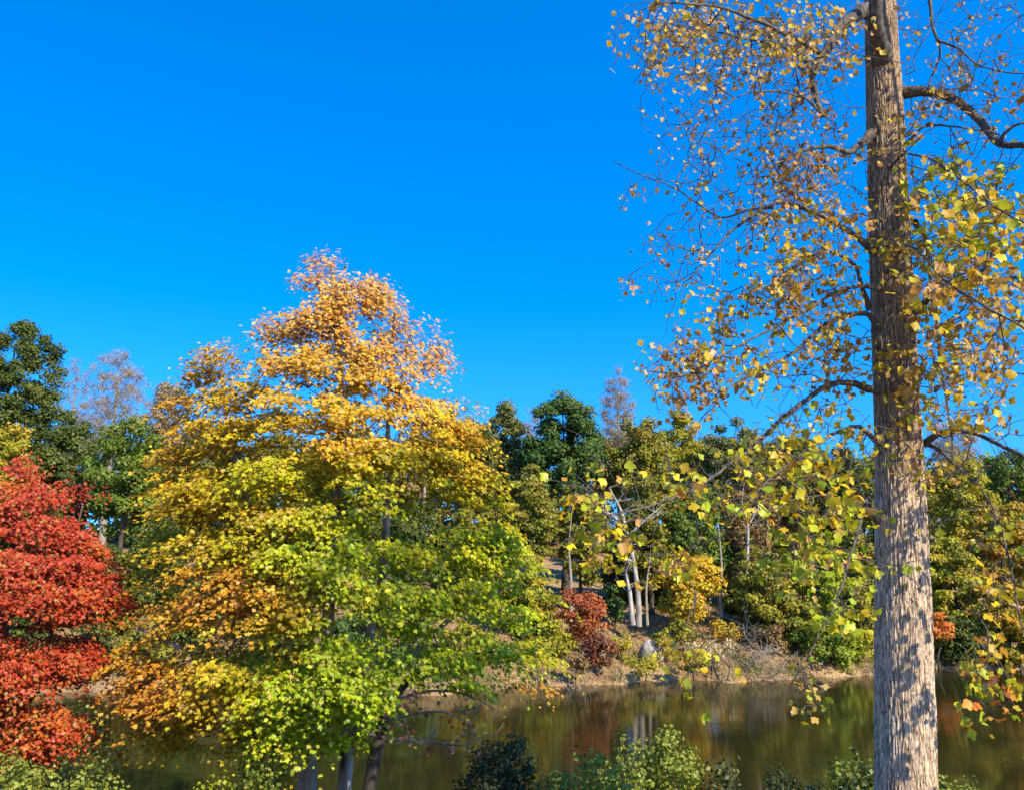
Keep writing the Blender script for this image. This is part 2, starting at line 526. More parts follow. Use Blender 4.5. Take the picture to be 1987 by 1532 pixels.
FT = far_tree
FT('tall dark green tree reaching highest at the left edge', 20, 612, 900, 112, 60, P_DKGREEN, dens=1.1)
FT('olive yellow tree under the tall dark green one at the left edge', 15, 812, 1010, 58, 53, P_OLIVEY)
FT('dark green rounded tree just above the top of the red maple', 128, 790, 1010, 60, 56, P_DKGREEN)
FT('half bare tan tree with upswept limbs against the sky at left', 222, 668, 900, 72, 76, P_TAN, 'bare', .16, bark=M_GREYTWIG)
FT('mid green tree between the red maple and the golden maple', 245, 798, 1040, 82, 54, P_MIDGREEN)
FT('thin pale twiggy tree beside the tall dark green tree', 140, 690, 900, 32, 84, P_TAN, 'bare', .08, bark=M_GREYTWIG)
FT('grey olive tree peeping over the left shoulder of the golden maple', 325, 735, 950, 52, 78, P_TAN, 'sparse', .6, bark=M_GREYTWIG)
FT('dark tree in shade behind the left part of the golden maple', 400, 810, 1080, 85, 60, P_GREYGREEN)
FT('olive tree hidden behind the middle of the golden maple', 545, 830, 1100, 90, 62, P_OLIVE)
FT('green tree glimpsed through the golden maple near its trunk', 690, 820, 1100, 85, 62, P_MIDGREEN)
FT('grey leafless tree showing over the right shoulder of the golden maple', 830, 765, 940, 48, 78, P_TAN, 'bare', .12, bark=M_GREYTWIG)
FT('olive green tree touching the right side of the golden maple', 890, 785, 1010, 62, 62, P_OLIVE)
FT('dusky green tree with a lumpy top left of the dense deep green tree', 980, 772, 1010, 52, 60, P_GREYGREEN)
FT('dense deep green tree standing tallest in the middle of the far bank', 1092, 748, 985, 86, 58, P_DEEP, dens=1.2)
FT('brownish leafless tree between the two green trees on the skyline', 1028, 780, 950, 30, 76, P_TAN, 'bare', .12, bark=M_GREYTWIG)
FT('tall pale leafless tree rising right of the dense deep green tree', 1200, 706, 900, 38, 80, P_TAN, 'bare', .22, bark=M_GREYTWIG)
FT('olive gold tree in front of the dense deep green tree', 1030, 895, 1110, 62, 52, P_OLIVE, 'layer')
FT('olive tan tree on the skyline below the tall pale leafless tree', 1240, 800, 1010, 72, 61, P_OLIVE)
FT('brown olive tree on the skyline where the tulip leaves begin', 1325, 788, 1010, 62, 66, P_OLIVEY)
FT('dull green tree behind the long lower limb of the tulip tree', 1425, 806, 1040, 72, 62, P_GREYGREEN)
FT('grey green tree between the limb and the tulip trunk on the skyline', 1530, 822, 1050, 66, 66, P_GREYGREEN)
FT('dark green tree just left of the tulip trunk on the skyline', 1635, 850, 1060, 62, 64, P_DKGREEN)
FT('olive tree mostly hidden behind the tulip trunk', 1745, 862, 1080, 68, 70, P_OLIVE)
FT('tan leafless tree on the skyline right of the tulip trunk', 1850, 798, 960, 52, 76, P_TAN, 'bare', .22, bark=M_GREYTWIG)
FT('olive gold tree right of the tulip trunk on the skyline', 1868, 882, 1090, 66, 63, P_OLIVEY)
FT('green tree topping the skyline at the right edge', 1962, 858, 1060, 52, 66, P_MIDGREEN)
FT('golden tree filling the right edge above the water', 1945, 945, 1170, 74, 55, P_ORGOLD, 'layer')
# trees lower down, nearer the far shore
FT('olive tree left of the white barked trunks', 1125, 935, 1150, 56, 54, P_OLIVE, 'layer')
FT('dark leafy tree close behind the white barked trunks', 1260, 915, 1140, 62, 55, P_OLIVE)
FT('green tree right of the white barked trunks', 1345, 930, 1130, 64, 55, P_MIDGREEN)
FT('brown twiggy tree above the grey driftwood', 1455, 890, 1130, 60, 56, P_BROWN, 'sparse', .55)
FT('low golden yellow maple beside the white barked trunks', 1335, 1062, 1215, 78, 51, P_GOLD, 'layer', leaf=.15)
FT('spreading olive green tree above the grey driftwood', 1500, 1050, 1245, 88, 50.5, P_OLIVE, 'layer')
FT('leafy green tree over the shore left of the tulip trunk', 1605, 1030, 1240, 74, 52, P_YGREEN, 'layer', .9)
FT('green tree half hidden by the left edge of the tulip trunk', 1690, 960, 1230, 62, 54, P_OLIVE)
FT('yellow green tree over the water right of the tulip trunk', 1850, 1020, 1240, 66, 53, P_OLIVEY, 'layer')
FT('orange gold tree at the water near the right edge', 1950, 1110, 1290, 66, 51, P_ORGOLD, 'layer')
FT('small red orange maple on the far bank', 1130, 1130, 1258, 58, 47.5, P_RED, 'layer', .62, name='red_maple', leaf=.13, lump=.42)
FT('dark brown shrub leaning over the water under the red orange maple', 1160, 1222, 1296, 38, 45, P_DKRED, name='shrub', cat='shrub', leaf=.12, lump=.35)
FT('bushy brown foliage left of the small red orange maple', 1075, 1195, 1300, 45, 46.5, P_OLIVEY, 'layer', .6, name='shrub', cat='shrub', leaf=.13, lump=.4)
FT('bright green bush hanging over the water left of the tulip trunk', 1612, 1180, 1312, 54, 48.5, P_BRIGHT, 'layer', .8, name='shrub', cat='shrub', leaf=.14, lump=.42)
FT('orange bush right of the tulip trunk above the water', 1815, 1178, 1246, 36, 50.5, P_ORANGE, 'layer', name='shrub', cat='shrub', leaf=.14, lump=.4)
FT('olive shrub on the brown slope below the golden yellow maple', 1325, 1195, 1268, 34, 48.5, P_OLIVE, 'sparse', .6, name='shrub', cat='shrub', leaf=.12, lump=.33)
FT('low yellowish shrub at the waterline under the white barked trunks', 1252, 1262, 1310, 40, 44.6, P_OLIVEY, 'sparse', .5, name='shrub', cat='shrub', leaf=.11, lump=.28)
FT('low yellowish shrub at the waterline left of the withered cream shrub', 1340, 1250, 1312, 36, 45, P_OLIVEY, 'sparse', .5, name='shrub', cat='shrub', leaf=.11, lump=.28)
FT('blue green sapling behind the small red orange maple', 1192, 1118, 1205, 24, 52, P_DEEP, name='sapling', leaf=.15, lump=.35)
FT('dark green bush seen under the golden maple boughs', 690, 1178, 1300, 66, 44.5, P_DEEP, 'layer', name='shrub', cat='shrub', leaf=.14)
FT('shaded tree beyond the lower left boughs of the golden maple', 300, 1000, 1260, 80, 53, P_DKGREEN)
FT('shaded olive tree beyond the middle of the golden maple', 470, 1010, 1270, 90, 52, P_OLIVE)
FT('dark tree beyond the trunk of the golden maple', 600, 960, 1200, 80, 55, P_DKGREEN)
FT('dark green tree beyond the right boughs of the golden maple', 800, 960, 1230, 84, 54, P_DKGREEN)
FT('green tree beyond the right edge of the golden maple', 930, 960, 1230, 70, 53, P_OLIVE)
FT('olive tree low on the bank right of the golden maple', 1010, 1060, 1260, 62, 49, P_OLIVEY, 'layer')
FT('dark tree behind the crown of the red maple', 60, 900, 1200, 100, 56, P_DKGREEN)
FT('dark tree between the red maple and the golden maple at the waterline', 190, 1040, 1290, 80, 50, P_DKGREEN)
FT('green tree in deep shade above the brown slope', 1420, 1010, 1170, 60, 58, P_MIDGREEN)
FT('dark tree in the shade behind the white barked trunks', 1220, 1010, 1190, 60, 58, P_DKGREEN)
FT('dark understory tree above the shore right of the tulip trunk', 1800, 1060, 1270, 60, 56, P_OLIVE)

FT('dark shrub at the waterline glimpsed left below the red maple', 60, 1215, 1335, 60, 44, P_DKGREEN, 'layer', name='shrub', cat='shrub', leaf=.14)
FT('dark green shrub at the waterline between red and golden maple', 175, 1200, 1335, 62, 43.5, P_DKGREEN, 'layer', name='shrub', cat='shrub', leaf=.14)
FT('olive shrub at the waterline under the left boughs of the golden maple', 290, 1190, 1335, 66, 43.5, P_OLIVE, 'layer', name='shrub', cat='shrub', leaf=.14)
FT('brown shrub at the waterline seen through the gap low in the golden maple', 430, 1230, 1335, 62, 43, P_BROWN, 'layer', name='shrub', cat='shrub', leaf=.14)
FT('dark green shrub at the waterline left of the maple trunks', 545, 1170, 1330, 66, 43.5, P_DKGREEN, 'layer', name='shrub', cat='shrub', leaf=.14)
FT('green shrub at the waterline behind the right boughs of the golden maple', 800, 1190, 1325, 62, 43.8, P_DEEP, 'layer', name='shrub', cat='shrub', leaf=.14)
FT('olive shrub at the waterline below the right edge of the golden maple', 900, 1195, 1300, 60, 44.5, P_OLIVEY, 'layer', .7, name='shrub', cat='shrub', leaf=.14)
FT('leafy thicket on the slope behind the small red orange maple', 1040, 1110, 1230, 62, 50.5, P_OLIVE, 'layer', name='shrub', cat='shrub', leaf=.14)
FT('dark thicket in the shade right of the white barked trunks', 1290, 1110, 1190, 50, 57, P_DKGREEN, name='shrub', cat='shrub', leaf=.14)
FT('dark thicket in the shade behind the grey forked trunk', 1450, 1120, 1215, 62, 56, P_DKGREEN, name='shrub', cat='shrub', leaf=.14)
FT('low green thicket on the shore left of the bright green bush', 1545, 1190, 1262, 44, 50, P_MIDGREEN, 'layer', .8, name='shrub', cat='shrub', leaf=.14)
FT('green thicket low on the shore against the left side of the tulip trunk', 1675, 1130, 1290, 56, 50.5, P_OLIVE, 'layer', name='shrub', cat='shrub', leaf=.14)
FT('olive thicket at the water just right of the tulip trunk', 1850, 1180, 1290, 66, 51.5, P_DKGREEN, 'layer', name='shrub', cat='shrub', leaf=.14)
FT('orange tinged thicket at the water at the right edge', 1975, 1200, 1300, 42, 50.8, P_ORGOLD, 'layer', name='shrub', cat='shrub', leaf=.14)
FT('brown dry shrub on the slope behind the driftwood tangle', 1495, 1205, 1275, 46, 49, P_BROWN, 'sparse', .6, name='shrub', cat='shrub', leaf=.12, lump=.35)
FT('dry tan shrub at the waterline right of the driftwood tangle', 1555, 1262, 1308, 34, 47.4, P_BROWN, 'sparse', .5, name='shrub', cat='shrub', leaf=.11, lump=.3)
FT('yellow green shrub at the waterline against the left side of the tulip trunk', 1675, 1225, 1300, 38, 49.3, P_YGREEN, 'layer', .6, name='shrub', cat='shrub', leaf=.12, lump=.35)
FT('thin olive shrub on the brown slope right of the boulder', 1290, 1215, 1282, 32, 47.5, P_OLIVEY, 'sparse', .35, name='shrub', cat='shrub', leaf=.11, lump=.3)
FT('thin yellow sapling on the slope left of the boulder', 1205, 1225, 1290, 28, 46.5, P_OLIVEY, 'sparse', .35, name='shrub', cat='shrub', leaf=.11, lump=.3)
FT('small golden shrub on the slope above the withered cream shrub', 1405, 1195, 1245, 34, 49.5, P_GOLD, 'sparse', .4, name='shrub', cat='shrub', leaf=.11, lump=.3)
FT('rusty low shrub at the waterline below the red orange maple', 1120, 1262, 1312, 30, 43.8, P_BROWN, 'sparse', .5, name='shrub', cat='shrub', leaf=.11, lump=.28)
FT('dark green thicket on the slope seen between the red maple tiers', 70, 1130, 1250, 66, 48, P_DKGREEN, 'layer', name='shrub', cat='shrub', leaf=.14)
FT('olive thicket on the slope between the red and golden maples', 215, 1120, 1262, 62, 47.5, P_OLIVE, 'layer', name='shrub', cat='shrub', leaf=.14)
FT('green thicket on the slope behind the orange boughs of the golden maple', 370, 1120, 1265, 70, 47.5, P_MIDGREEN, 'layer', name='shrub', cat='shrub', leaf=.14)
FT('olive thicket on the slope left of the golden maple trunks', 520, 1110, 1250, 66, 47.8, P_OLIVE, 'layer', name='shrub', cat='shrub', leaf=.14)
FT('dark thicket on the slope right of the golden maple trunks', 740, 1100, 1230, 66, 48.5, P_DKGREEN, 'layer', name='shrub', cat='shrub', leaf=.14)
FT('shaded green tree under the skyline behind the tulip trunk', 1740, 960, 1200, 60, 60, P_MIDGREEN)

# a far wood behind, read as one mass
rng = np.random.default_rng(5)
n = 1000
cx = rng.uniform(-66, 66, n); cy = rng.uniform(78, 98, n)
cz = ground(cx, cy) + rng.uniform(0, 1, n) ** .8 * (9.0 + 2.5 * noise(np.stack([cx, cy * 0, cx * 0], -1), 5)) 
L = np.stack([cx, cy, cz], -1)
ids = np.repeat(np.arange(n), 110)
d = norm(rng.normal(size=(len(ids), 3)))
pos = L[ids] + d * 1.5 * rng.random((len(ids), 1)) ** .35
cols = clumpcols(rng, P_OLIVE + P_GREYGREEN + P_DKGREEN + P_BROWN, ids, n, .4)
tag(leaves('far_wood', T_QUAD, pos, d + rng.normal(size=d.shape) * .4 + [0, -.2, .4], rng.uniform(.3, .55, len(ids)), cols, M_LEAF_FAR, rng),
    'mass of mixed autumn woodland behind the separate bank trees', 'woodland', 'stuff')

# ---- pale trunks on the far bank, by their own shape
def bare_tree(label, Y, stems, mat, twigs, rng, name='bare_tree', group='pale trunked trees on the far bank', tl=1.4):
    p0 = at(*stems[0][0][:2], Y)
    loc = np.array([p0[0], Y, float(ground(p0[0], Y)) - .1])
    root = thing(name, label, 'tree', loc, group)
    T = Tubes(); B = T
    for st in stems:
        pts = resample([np.r_[at(x, y, Y + dy), r] for x, y, r, dy in st], .3)
        T.add(pts[:, :3], pts[:, 3], 8, .04, rng)
        for k in range(twigs):
            i = rng.integers(len(pts) // 2, len(pts)); p = pts[i, :3]
            d = norm(np.array([rng.normal(), rng.normal() * .6, rng.uniform(.1, 1)]))
            ln = rng.uniform(.4, 1) * tl
            m = p + d * ln * .5 + rng.normal(size=3) * .08
            e = p + d * ln + rng.normal(size=3) * .12
            B.add([p, m, e], [.03, .018, .007], 4)
            for _ in range(3):
                d2 = norm(d + rng.normal(size=3) * .6); B.add([m, m + d2 * ln * .5], [.012, .005], 3)
    T.build('trunk', mat, root, loc)
    return root
rng = np.random.default_rng(11)
bare_tree('white barked tree with two trunks and bare crooked limbs above the brown slope', 50.0,
          [[(1240, 1215, .17, 0), (1238, 1150, .15, 0), (1228, 1080, .12, .1), (1215, 1030, .11, .2), (1205, 990, .08, .2), (1182, 945, .04, .3)],
           [(1228, 1212, .16, 0), (1222, 1150, .12, 0), (1214, 1110, .07, 0)],
           [(1215, 1030, .09, .2), (1190, 1000, .07, 0), (1150, 985, .035, -.2)],
           [(1218, 1040, .08, .2), (1250, 1010, .06, .1), (1280, 985, .03, 0)],
           [(1230, 1090, .09, .1), (1200, 1075, .06, 0), (1178, 1060, .03, 0)]], M_WHITEBARK, 7, rng)
rng = np.random.default_rng(12)
bare_tree('thin dark trunk just right of the white barked pair', 50.6, [[(1256, 1212, .10, 0), (1254, 1140, .07, 0), (1262, 1080, .04, 0)]], M_GREYTWIG, 4, rng)
bare_tree('grey forked trunk above the driftwood on the far bank', 51.0, [[(1447, 1240, .12, 0), (1449, 1120, .10, -.2), (1451, 1020, .07, -.4), (1440, 975, .04, -.4), (1446, 920, .015, -.4)], [(1451, 1020, .06, -.4), (1475, 980, .03, -.4)]], M_WHITEBARK, 5, rng)
bare_tree('short pale trunk under the right end of the golden yellow maple', 51.2, [[(1399, 1196, .13, 0), (1397, 1150, .10, 0), (1400, 1100, .07, 0), (1394, 1020, .03, 0)]], M_GREYTWIG, 0, rng)
bare_tree('pale slender trunk above the small red orange maple', 51.5, [[(1107, 1190, .11, 0), (1108, 1130, .09, 0), (1104, 1060, .06, 0), (1110, 990, .02, 0)]], M_GREYTWIG, 1, rng)

# ---- driftwood, waterside twigs
def stick_pile(name, label, cat, px, py, Y, n, spread, hgt, mat, rng, ln=(0.5, 1.6), r=.02):
    p = at(px, py, Y); loc = np.array([p[0], Y, float(ground(p[0], Y))])
    T = Tubes()
    for _ in range(n):
        a = loc + np.array([rng.normal() * spread, rng.normal() * .5, rng.uniform(0, hgt)])
        d = norm(np.array([rng.normal(), rng.normal() * .5, rng.normal() * .55]))
        L_ = rng.uniform(*ln)
        m = a + d * L_ * .5 + rng.normal(size=3) * .08
        T.add([a, m, a + d * L_ + rng.normal(size=3) * .1], [r * rng.uniform(.6, 1.6), r * .8, r * .35], 4)
    o = T.build(name, mat, None, loc); o.location = loc
    return tag(o, label, cat)
rng = np.random.default_rng(21)
stick_pile('driftwood', 'tangle of grey dead branches slanting into the water', 'driftwood', 1478, 1290, 46.3, 90, .75, 1.6, M_GREYTWIG, rng)
stick_pile('driftwood', 'pale dead twigs along the waterline below the red orange maple', 'driftwood', 1110, 1300, 43.2, 70, 1.0, .5, M_GREYTWIG, rng, (.3, 1.0), .015)
stick_pile('driftwood', 'small heap of light brown sticks at the waterline right of the driftwood tangle', 'driftwood', 1535, 1290, 47.3, 45, .6, .5, M_WHITEBARK, rng, (.3, 1.0), .014)
stick_pile('driftwood', 'twigs poking from the water between the two low shrubs', 'driftwood', 1285, 1300, 44.3, 26, .35, .6, M_DARKBARK, rng, (.3, .9), .012)
stick_pile('brush', 'upright grey brush above the driftwood tangle', 'brush', 1448, 1250, 47.6, 60, .35, 2.0, M_TWIG, rng, (.6, 1.4), .018)
stick_pile('fallen_branch', 'white forked branch lying by the red orange maple', 'branch', 1125, 1232, 45.3, 7, .3, 1.2, M_WHITEBARK, rng, (.8, 1.6), .03)
stick_pile('driftwood', 'brown twigs along the shore right of the tulip trunk', 'driftwood', 1840, 1270, 49.6, 60, 1.2, .8, M_TWIG, rng, (.3, 1.0), .015)

def rock(name, label, cat, px, py, Y, sx, sy, sz, mat, seed):
    rng = np.random.default_rng(seed)
    p = at(px, py, Y); loc = np.array([p[0], Y, float(ground(p[0], Y))])
    nu, nv = 22, 14
    th = np.linspace(0, 2 * pi, nu, endpoint=False); ph = np.linspace(-pi / 2, pi / 2, nv)
    A, B = np.meshgrid(th, ph)
    v = np.stack([np.cos(A) * np.cos(B), np.sin(A) * np.cos(B), np.sin(B)], -1).reshape(-1, 3)
    v = v * (0.65 + .75 * noise(v * 1.4 + seed, .7))[:, None] * np.array([sx, sy, sz])
    i = np.arange(nv - 1)[:, None] * nu + np.arange(nu)[None, :]; j = np.arange(nv - 1)[:, None] * nu + (np.arange(nu)[None, :] + 1) % nu
    q = np.stack([i, j, j + nu, i + nu], -1).reshape(-1, 4)
    o = link(name, mesh_from(name, v, np.full(len(q), 4), q.ravel(), mat, smooth=False)); o.location = loc
    return tag(o, label, cat)
M_ROCK = bark_material('grey_rock', (.17, .14, .11), (.40, .35, .30), 5, 1)
rock('rock', 'grey lichened boulder on the slope below the white barked trunks', 'rock', 1262, 1262, 47.6, .6, .5, .8, M_ROCK, 2)
# withered cream foliage on brown stems by the water
def withered():
    Y = 46.4; rng = np.random.default_rng(4)
    p = at(1383, 1290, Y); loc = np.array([p[0], Y, float(ground(p[0], Y)) - .05])
    root = thing('withered_shrub', 'shrub with bleached cream withered leaves on brown stems by the water', 'shrub', loc)
    T = Tubes(); tips_ = []
    for k in range(12):
        m = loc + [rng.normal() * .25, rng.normal() * .15, .7]
        e = loc + [rng.normal() * .62, rng.normal() * .25, rng.uniform(1.0, 1.75)]
        T.add([loc + [rng.normal() * .12, 0, 0], m, e], [.035, .025, .01], 5)
        tips_ += [e, m * .3 + e * .7 + rng.normal(size=3) * .12]
    T.build('stems', M_LIMB, root, loc)
    tips_ = np.array(tips_); ids = np.repeat(np.arange(len(tips_)), 26)
    pos = tips_[ids] + rng.normal(size=(len(ids), 3)) * .13
    leaves('crown', T_FOLD, pos, rng.normal(size=pos.shape) * .7 + [0, -.4, .5], rng.uniform(.08, .16, len(ids)),
           mixcols(rng, [(3, (.72, .58, .30)), (2, (.62, .46, .20)), (1, (.5, .36, .16))], len(ids)), M_LEAF_FAR, rng, origin=loc, parent=root)
withered()

# ---- leaf litter and dry grass on the far slope: nobody could count it
rng = np.random.default_rng(31)
n = 26000
x = rng.uniform(-16, 34, n); y = shore_y(x) + rng.random(n) ** .8 * 14
z = ground(x, y) + rng.uniform(0.01, .06, n)
nr = rng.normal(size=(n, 3)) * .35 + [0, -.2, 1]
tag(leaves('fallen_leaves', T_QUAD, np.stack([x, y, z], -1), nr, rng.uniform(.08, .17, n),
           mixcols(rng, [(4, (.42, .27, .14)), (3, (.52, .36, .20)), (2, (.28, .17, .08)), (1, (.55, .30, .06))], n), M_LEAF_FAR, rng, curl=.5),
    'carpet of brown fallen leaves over the far slope', 'fallen leaves', 'stuff')
def grass(name, label, x, y, h, pal, rng, w=.012):
    n = len(x); z = ground(x, y)
    a = np.stack([x, y, z - .03], -1)
    lean = rng.normal(size=(n, 3)) * .35; lean[:, 2] = 1
    hh = (h * rng.uniform(.5, 1.3, n))[:, None]
    th = rng.uniform(0, pi, n); sd = np.stack([np.cos(th), np.sin(th), 0 * th], -1) * w
    m = a + lean * hh * .55; t = a + (lean + rng.normal(size=(n, 3)) * [.35, .35, 0]) * hh
    V = np.stack([a - sd, a + sd, m + sd * .7, m - sd * .7, t], 1).reshape(-1, 3)
    fl = np.array([0, 1, 2, 3, 3, 2, 4])
    loops = (np.arange(n)[:, None] * 5 + fl).ravel()
    me = mesh_from(name, V, np.tile([4, 3], n), loops, M_LEAF_FAR, np.repeat(mixcols(rng, pal, n), 5, 0))
    return tag(link(name, me), label, 'grass', 'stuff')
n = 16000
x = rng.uniform(-16, 34, n); y = shore_y(x) + rng.random(n) ** 1.5 * 7
keep = noise(np.stack([x, y, x * 0], -1), 1.1) > .45
grass('dry_grass', 'dry tan grass and weeds along the far shore', x[keep], y[keep], .42, [(3, (.46, .35, .17)), (2, (.34, .29, .12)), (1, (.28, .30, .08))], rng, .014)
n = 520
cx = rng.uniform(-16, 32, n); cy = shore_y(cx) + .1 + rng.random(n) ** 1.6 * 12
keep = noise(np.stack([cx, cy, cx * 0], -1), 1.6) > .47
cx, cy = cx[keep], cy[keep]; n = len(cx)
ids = np.repeat(np.arange(n), 55)
hh = rng.uniform(.12, .5, n)
d = rng.normal(size=(len(ids), 3)) * .5
pos = np.stack([cx, cy, ground(cx, cy)], -1)[ids] + np.stack([d[:, 0] * hh[ids], d[:, 1] * hh[ids], np.abs(d[:, 2]) * hh[ids] * 1.3 + .02], -1)
tag(leaves('undergrowth', T_FOLD, pos, d + [0, -.3, .6], rng.uniform(.05, .12, len(ids)), clumpcols(rng, P_OLIVEY + P_BROWN + P_MIDGREEN, ids, n, .4), M_LEAF_FAR, rng),
    'low olive and brown undergrowth scattered over the far slope', 'undergrowth', 'stuff')
#NEAR
# ------------------------------------------------------------------ near maples: layered sprays in an outlined crown
def in_poly(pt, poly):
    x, y = pt; c = False
    for (x1, y1), (x2, y2) in zip(poly, poly[1:] + poly[:1]):
        if (y1 > y) != (y2 > y) and x < (x2 - x1) * (y - y1) / (y2 - y1) + x1: c = not c
    return c

def poly_span(poly, y):
    xs = []
    for (x1, y1), (x2, y2) in zip(poly, poly[1:] + poly[:1]):
        if (y1 > y) != (y2 > y): xs.append((x2 - x1) * (y - y1) / (y2 - y1) + x1)
    return (min(xs), max(xs)) if xs else (0, 0)

def maple(root, poly, holes, Y, nspray, per, leafsize, stems, colour, rng, bark, spray_r=.42, depth_k=.75, thin_y=-99, edge=26, hole=.45):
    loc = np.array(root.location)
    cs = []
    ys_ = [p[1] for p in poly]; xs_ = [p[0] for p in poly]
    tries = 0
    while len(cs) < nspray and tries < nspray * 40:
        tries += 1
        x = rng.uniform(min(xs_), max(xs_)); y = rng.uniform(min(ys_), max(ys_))
        e_ = edge * (.45 if y < thin_y else 1)
        if not in_poly((x, y), poly) or not in_poly((x - e_, y), poly) or not in_poly((x + e_, y), poly): continue
        if any(((x - hx) / ha) ** 2 + ((y - hy) / hb) ** 2 < 1 for hx, hy, ha, hb in holes): continue
        a, b = poly_span(poly, y); hw = (b - a) / 2; u = (x - (a + b) / 2) / max(hw, 1)
        R = math.sqrt(max(0.02, 1 - u * u)) * min(hw * mpp(y, Y), 3.4) * depth_k
        dep = Y + rng.uniform(-1, 1) ** 1 * R
        if rng.random() < .5: dep = Y - abs(dep - Y) * .5 - R * .45      # outer foliage faces the light
        q3 = at(x, y, dep)
        if noise((q3 / np.array([.95, .95, .20]))[None], 1)[0] < (hole - .08 if y < thin_y else hole): continue
        if y < thin_y and rng.random() < .12: continue
        cs.append((x, y, dep))
    # positions keep the outline as seen at the tree's own depth
    Cn = np.array([at(x, y, Y) + np.array([0, d - Y, 0]) for x, y, d in cs])
    # shrink perspective growth of near sprays
    for k, (x, y, d) in enumerate(cs):
        s = d / Y
        a = at(x, y, d)
        Cn[k] = a
    sk = Skel()
    T = Tubes()
    for st in stems:
        pts = resample([np.r_[at(x, y, Y + dy), r] for x, y, r, dy in st], .3)
        sk.stem(pts[:, :3], pts[:, 3])
        T.add(pts[:, :3], pts[:, 3], 10, .05, rng)
    sk.grow(Cn, rng, up=.7, arch=.06, wig=.16, tip_r=.0045, step=.35)
    B = Tubes(); sk.tubes(B, 4, rmax=.045)
    T.build('trunk', bark, root, loc)
    B.build('branches', M_TWIG, root, loc)
    # sprays
    axis = np.array([np.mean([p[0] for p in sk.p[:sk.n0]]), Y, 0])
    n = len(Cn)
    cnt = np.maximum(4, (per * rng.uniform(.5, 1.5, n))).astype(int)
    ids = np.repeat(np.arange(n), cnt)
    out = Cn - axis; out[:, 2] = 0; out = norm(out)
    side = np.stack([-out[:, 1], out[:, 0], 0 * out[:, 0]], -1)
    rs = spray_r * rng.uniform(.6, 1.35, n) * (1 - .2 * np.array([c_[1] < thin_y for c_ in cs]))
    th = rng.uniform(0, 2 * pi, len(ids)); rr = np.sqrt(rng.random(len(ids)))
    # ragged fans, not discs
    lob = 1 + .35 * np.sin(3 * th + ids * 1.7) + .2 * np.sin(5 * th + ids)
    a = np.cos(th) * rr * lob * rs[ids] * 1.15; b = np.sin(th) * rr * lob * rs[ids] * .85
    tilt = rng.normal(size=n) * .22
    pos = Cn[ids] + out[ids] * a[:, None] + side[ids] * b[:, None]
    pos[:, 2] += -.28 * (a * a + b * b) / spray_r - a * .18 + b * tilt[ids] + rng.normal(size=len(ids)) * np.where(np.array([c_[1] for c_ in cs]) < thin_y, .10, .035)[ids]
    nr = np.array([0, 0, 1.0]) + out[ids] * .55 + np.array([.28, -.42, 0]) + rng.normal(size=(len(ids), 3)) * .42
    cols = colour(pos, Cn, ids, rng)
    leaves('crown', T_MAPLE, pos, nr, leafsize * rng.uniform(.6, 1.25, len(ids)), cols, M_LEAF, rng,
           tip=out[ids] * .7 + np.array([0, 0, -.35]), origin=loc, curl=.25, parent=root)
    return root

# golden maple
YM = 15.0
def pxof(pos):
    """photo coordinates of world points (used only to say how high in the crown a leaf sits)"""
    v = pos - EYE
    f = v[:, 1] * cos(PITCH) + v[:, 2] * sin(PITCH); u = -v[:, 1] * sin(PITCH) + v[:, 2] * cos(PITCH)
    return W / 2 + v[:, 0] / f * F, H / 2 - u / f * F

GOLD_STOPS = [(490, (.68, .36, .13)), (620, (.70, .37, .075)), (720, (.68, .36, .035)), (800, (.64, .39, .022)), (900, (.56, .43, .010)), (1000, (.44, .43, .008)), (1120, (.38, .43, .008)), (1250, (.40, .47, .010)), (1460, (.46, .50, .012))]
def gold_colour(pos, Cn, ids, rng):
    zt = [float(at(700, s[0], YM)[2]) for s in GOLD_STOPS][::-1]
    cc = np.array([s[1] for s in GOLD_STOPS])[::-1]
    nz = (noise(Cn, 1.3) - .5) * 2.3 + (noise(Cn + 50, .5) - .5) * .9
    z = Cn[:, 2] + nz
    base = np.stack([np.interp(z, zt, cc[:, k]) for k in range(3)], -1)
    # left flank is more golden, its lower part orange
    xl = at(520, 1000, YM)[0]; w = sstep(xl + 1.2, xl - 1.2, Cn[:, 0]) * (z < zt[-3])
    base = base * (1 - .6 * w[:, None]) + np.array([.58, .36, .014]) * (.6 * w[:, None])
    for (ox, oy, rx, ry, amt) in ((500, 1150, 1.3, .5, 1), (300, 1310, 1.4, .9, 1), (610, 1240, .35, .2, .7), (250, 1215, .8, .3, .6), (330, 840, .8, 1.2, .55), (1060, 1330, .4, .5, .9), (690, 870, 1.6, .3, .5), (470, 1390, .5, .4, .5), (590, 1000, .9, .3, .35)):
        o = at(ox, oy, YM)
        m = np.exp(-((Cn[:, 0] - o[0]) / rx) ** 2 - ((Cn[:, 2] - o[2]) / ry) ** 2) * amt
        m = np.clip(m + (noise(Cn + 20, .5) - .5) * m, 0, 1)[:, None]
        base = base * (1 - m) + np.array([.70, .25, .03]) * m
    sp = base * np.exp(rng.normal(size=(len(Cn), 1)) * .12)
    c = sp[ids] * np.exp(rng.normal(size=(len(ids), 1)) * .22) * np.exp(rng.normal(size=(len(ids), 3)) * [.10, .08, .2])
    k = rng.random(len(ids))
    c[k < .05] = c[k < .05] * [.6, .5, .7]
    c[k > .965] = np.array([.66, .44, .10])
    return np.clip(c, 0, .8)

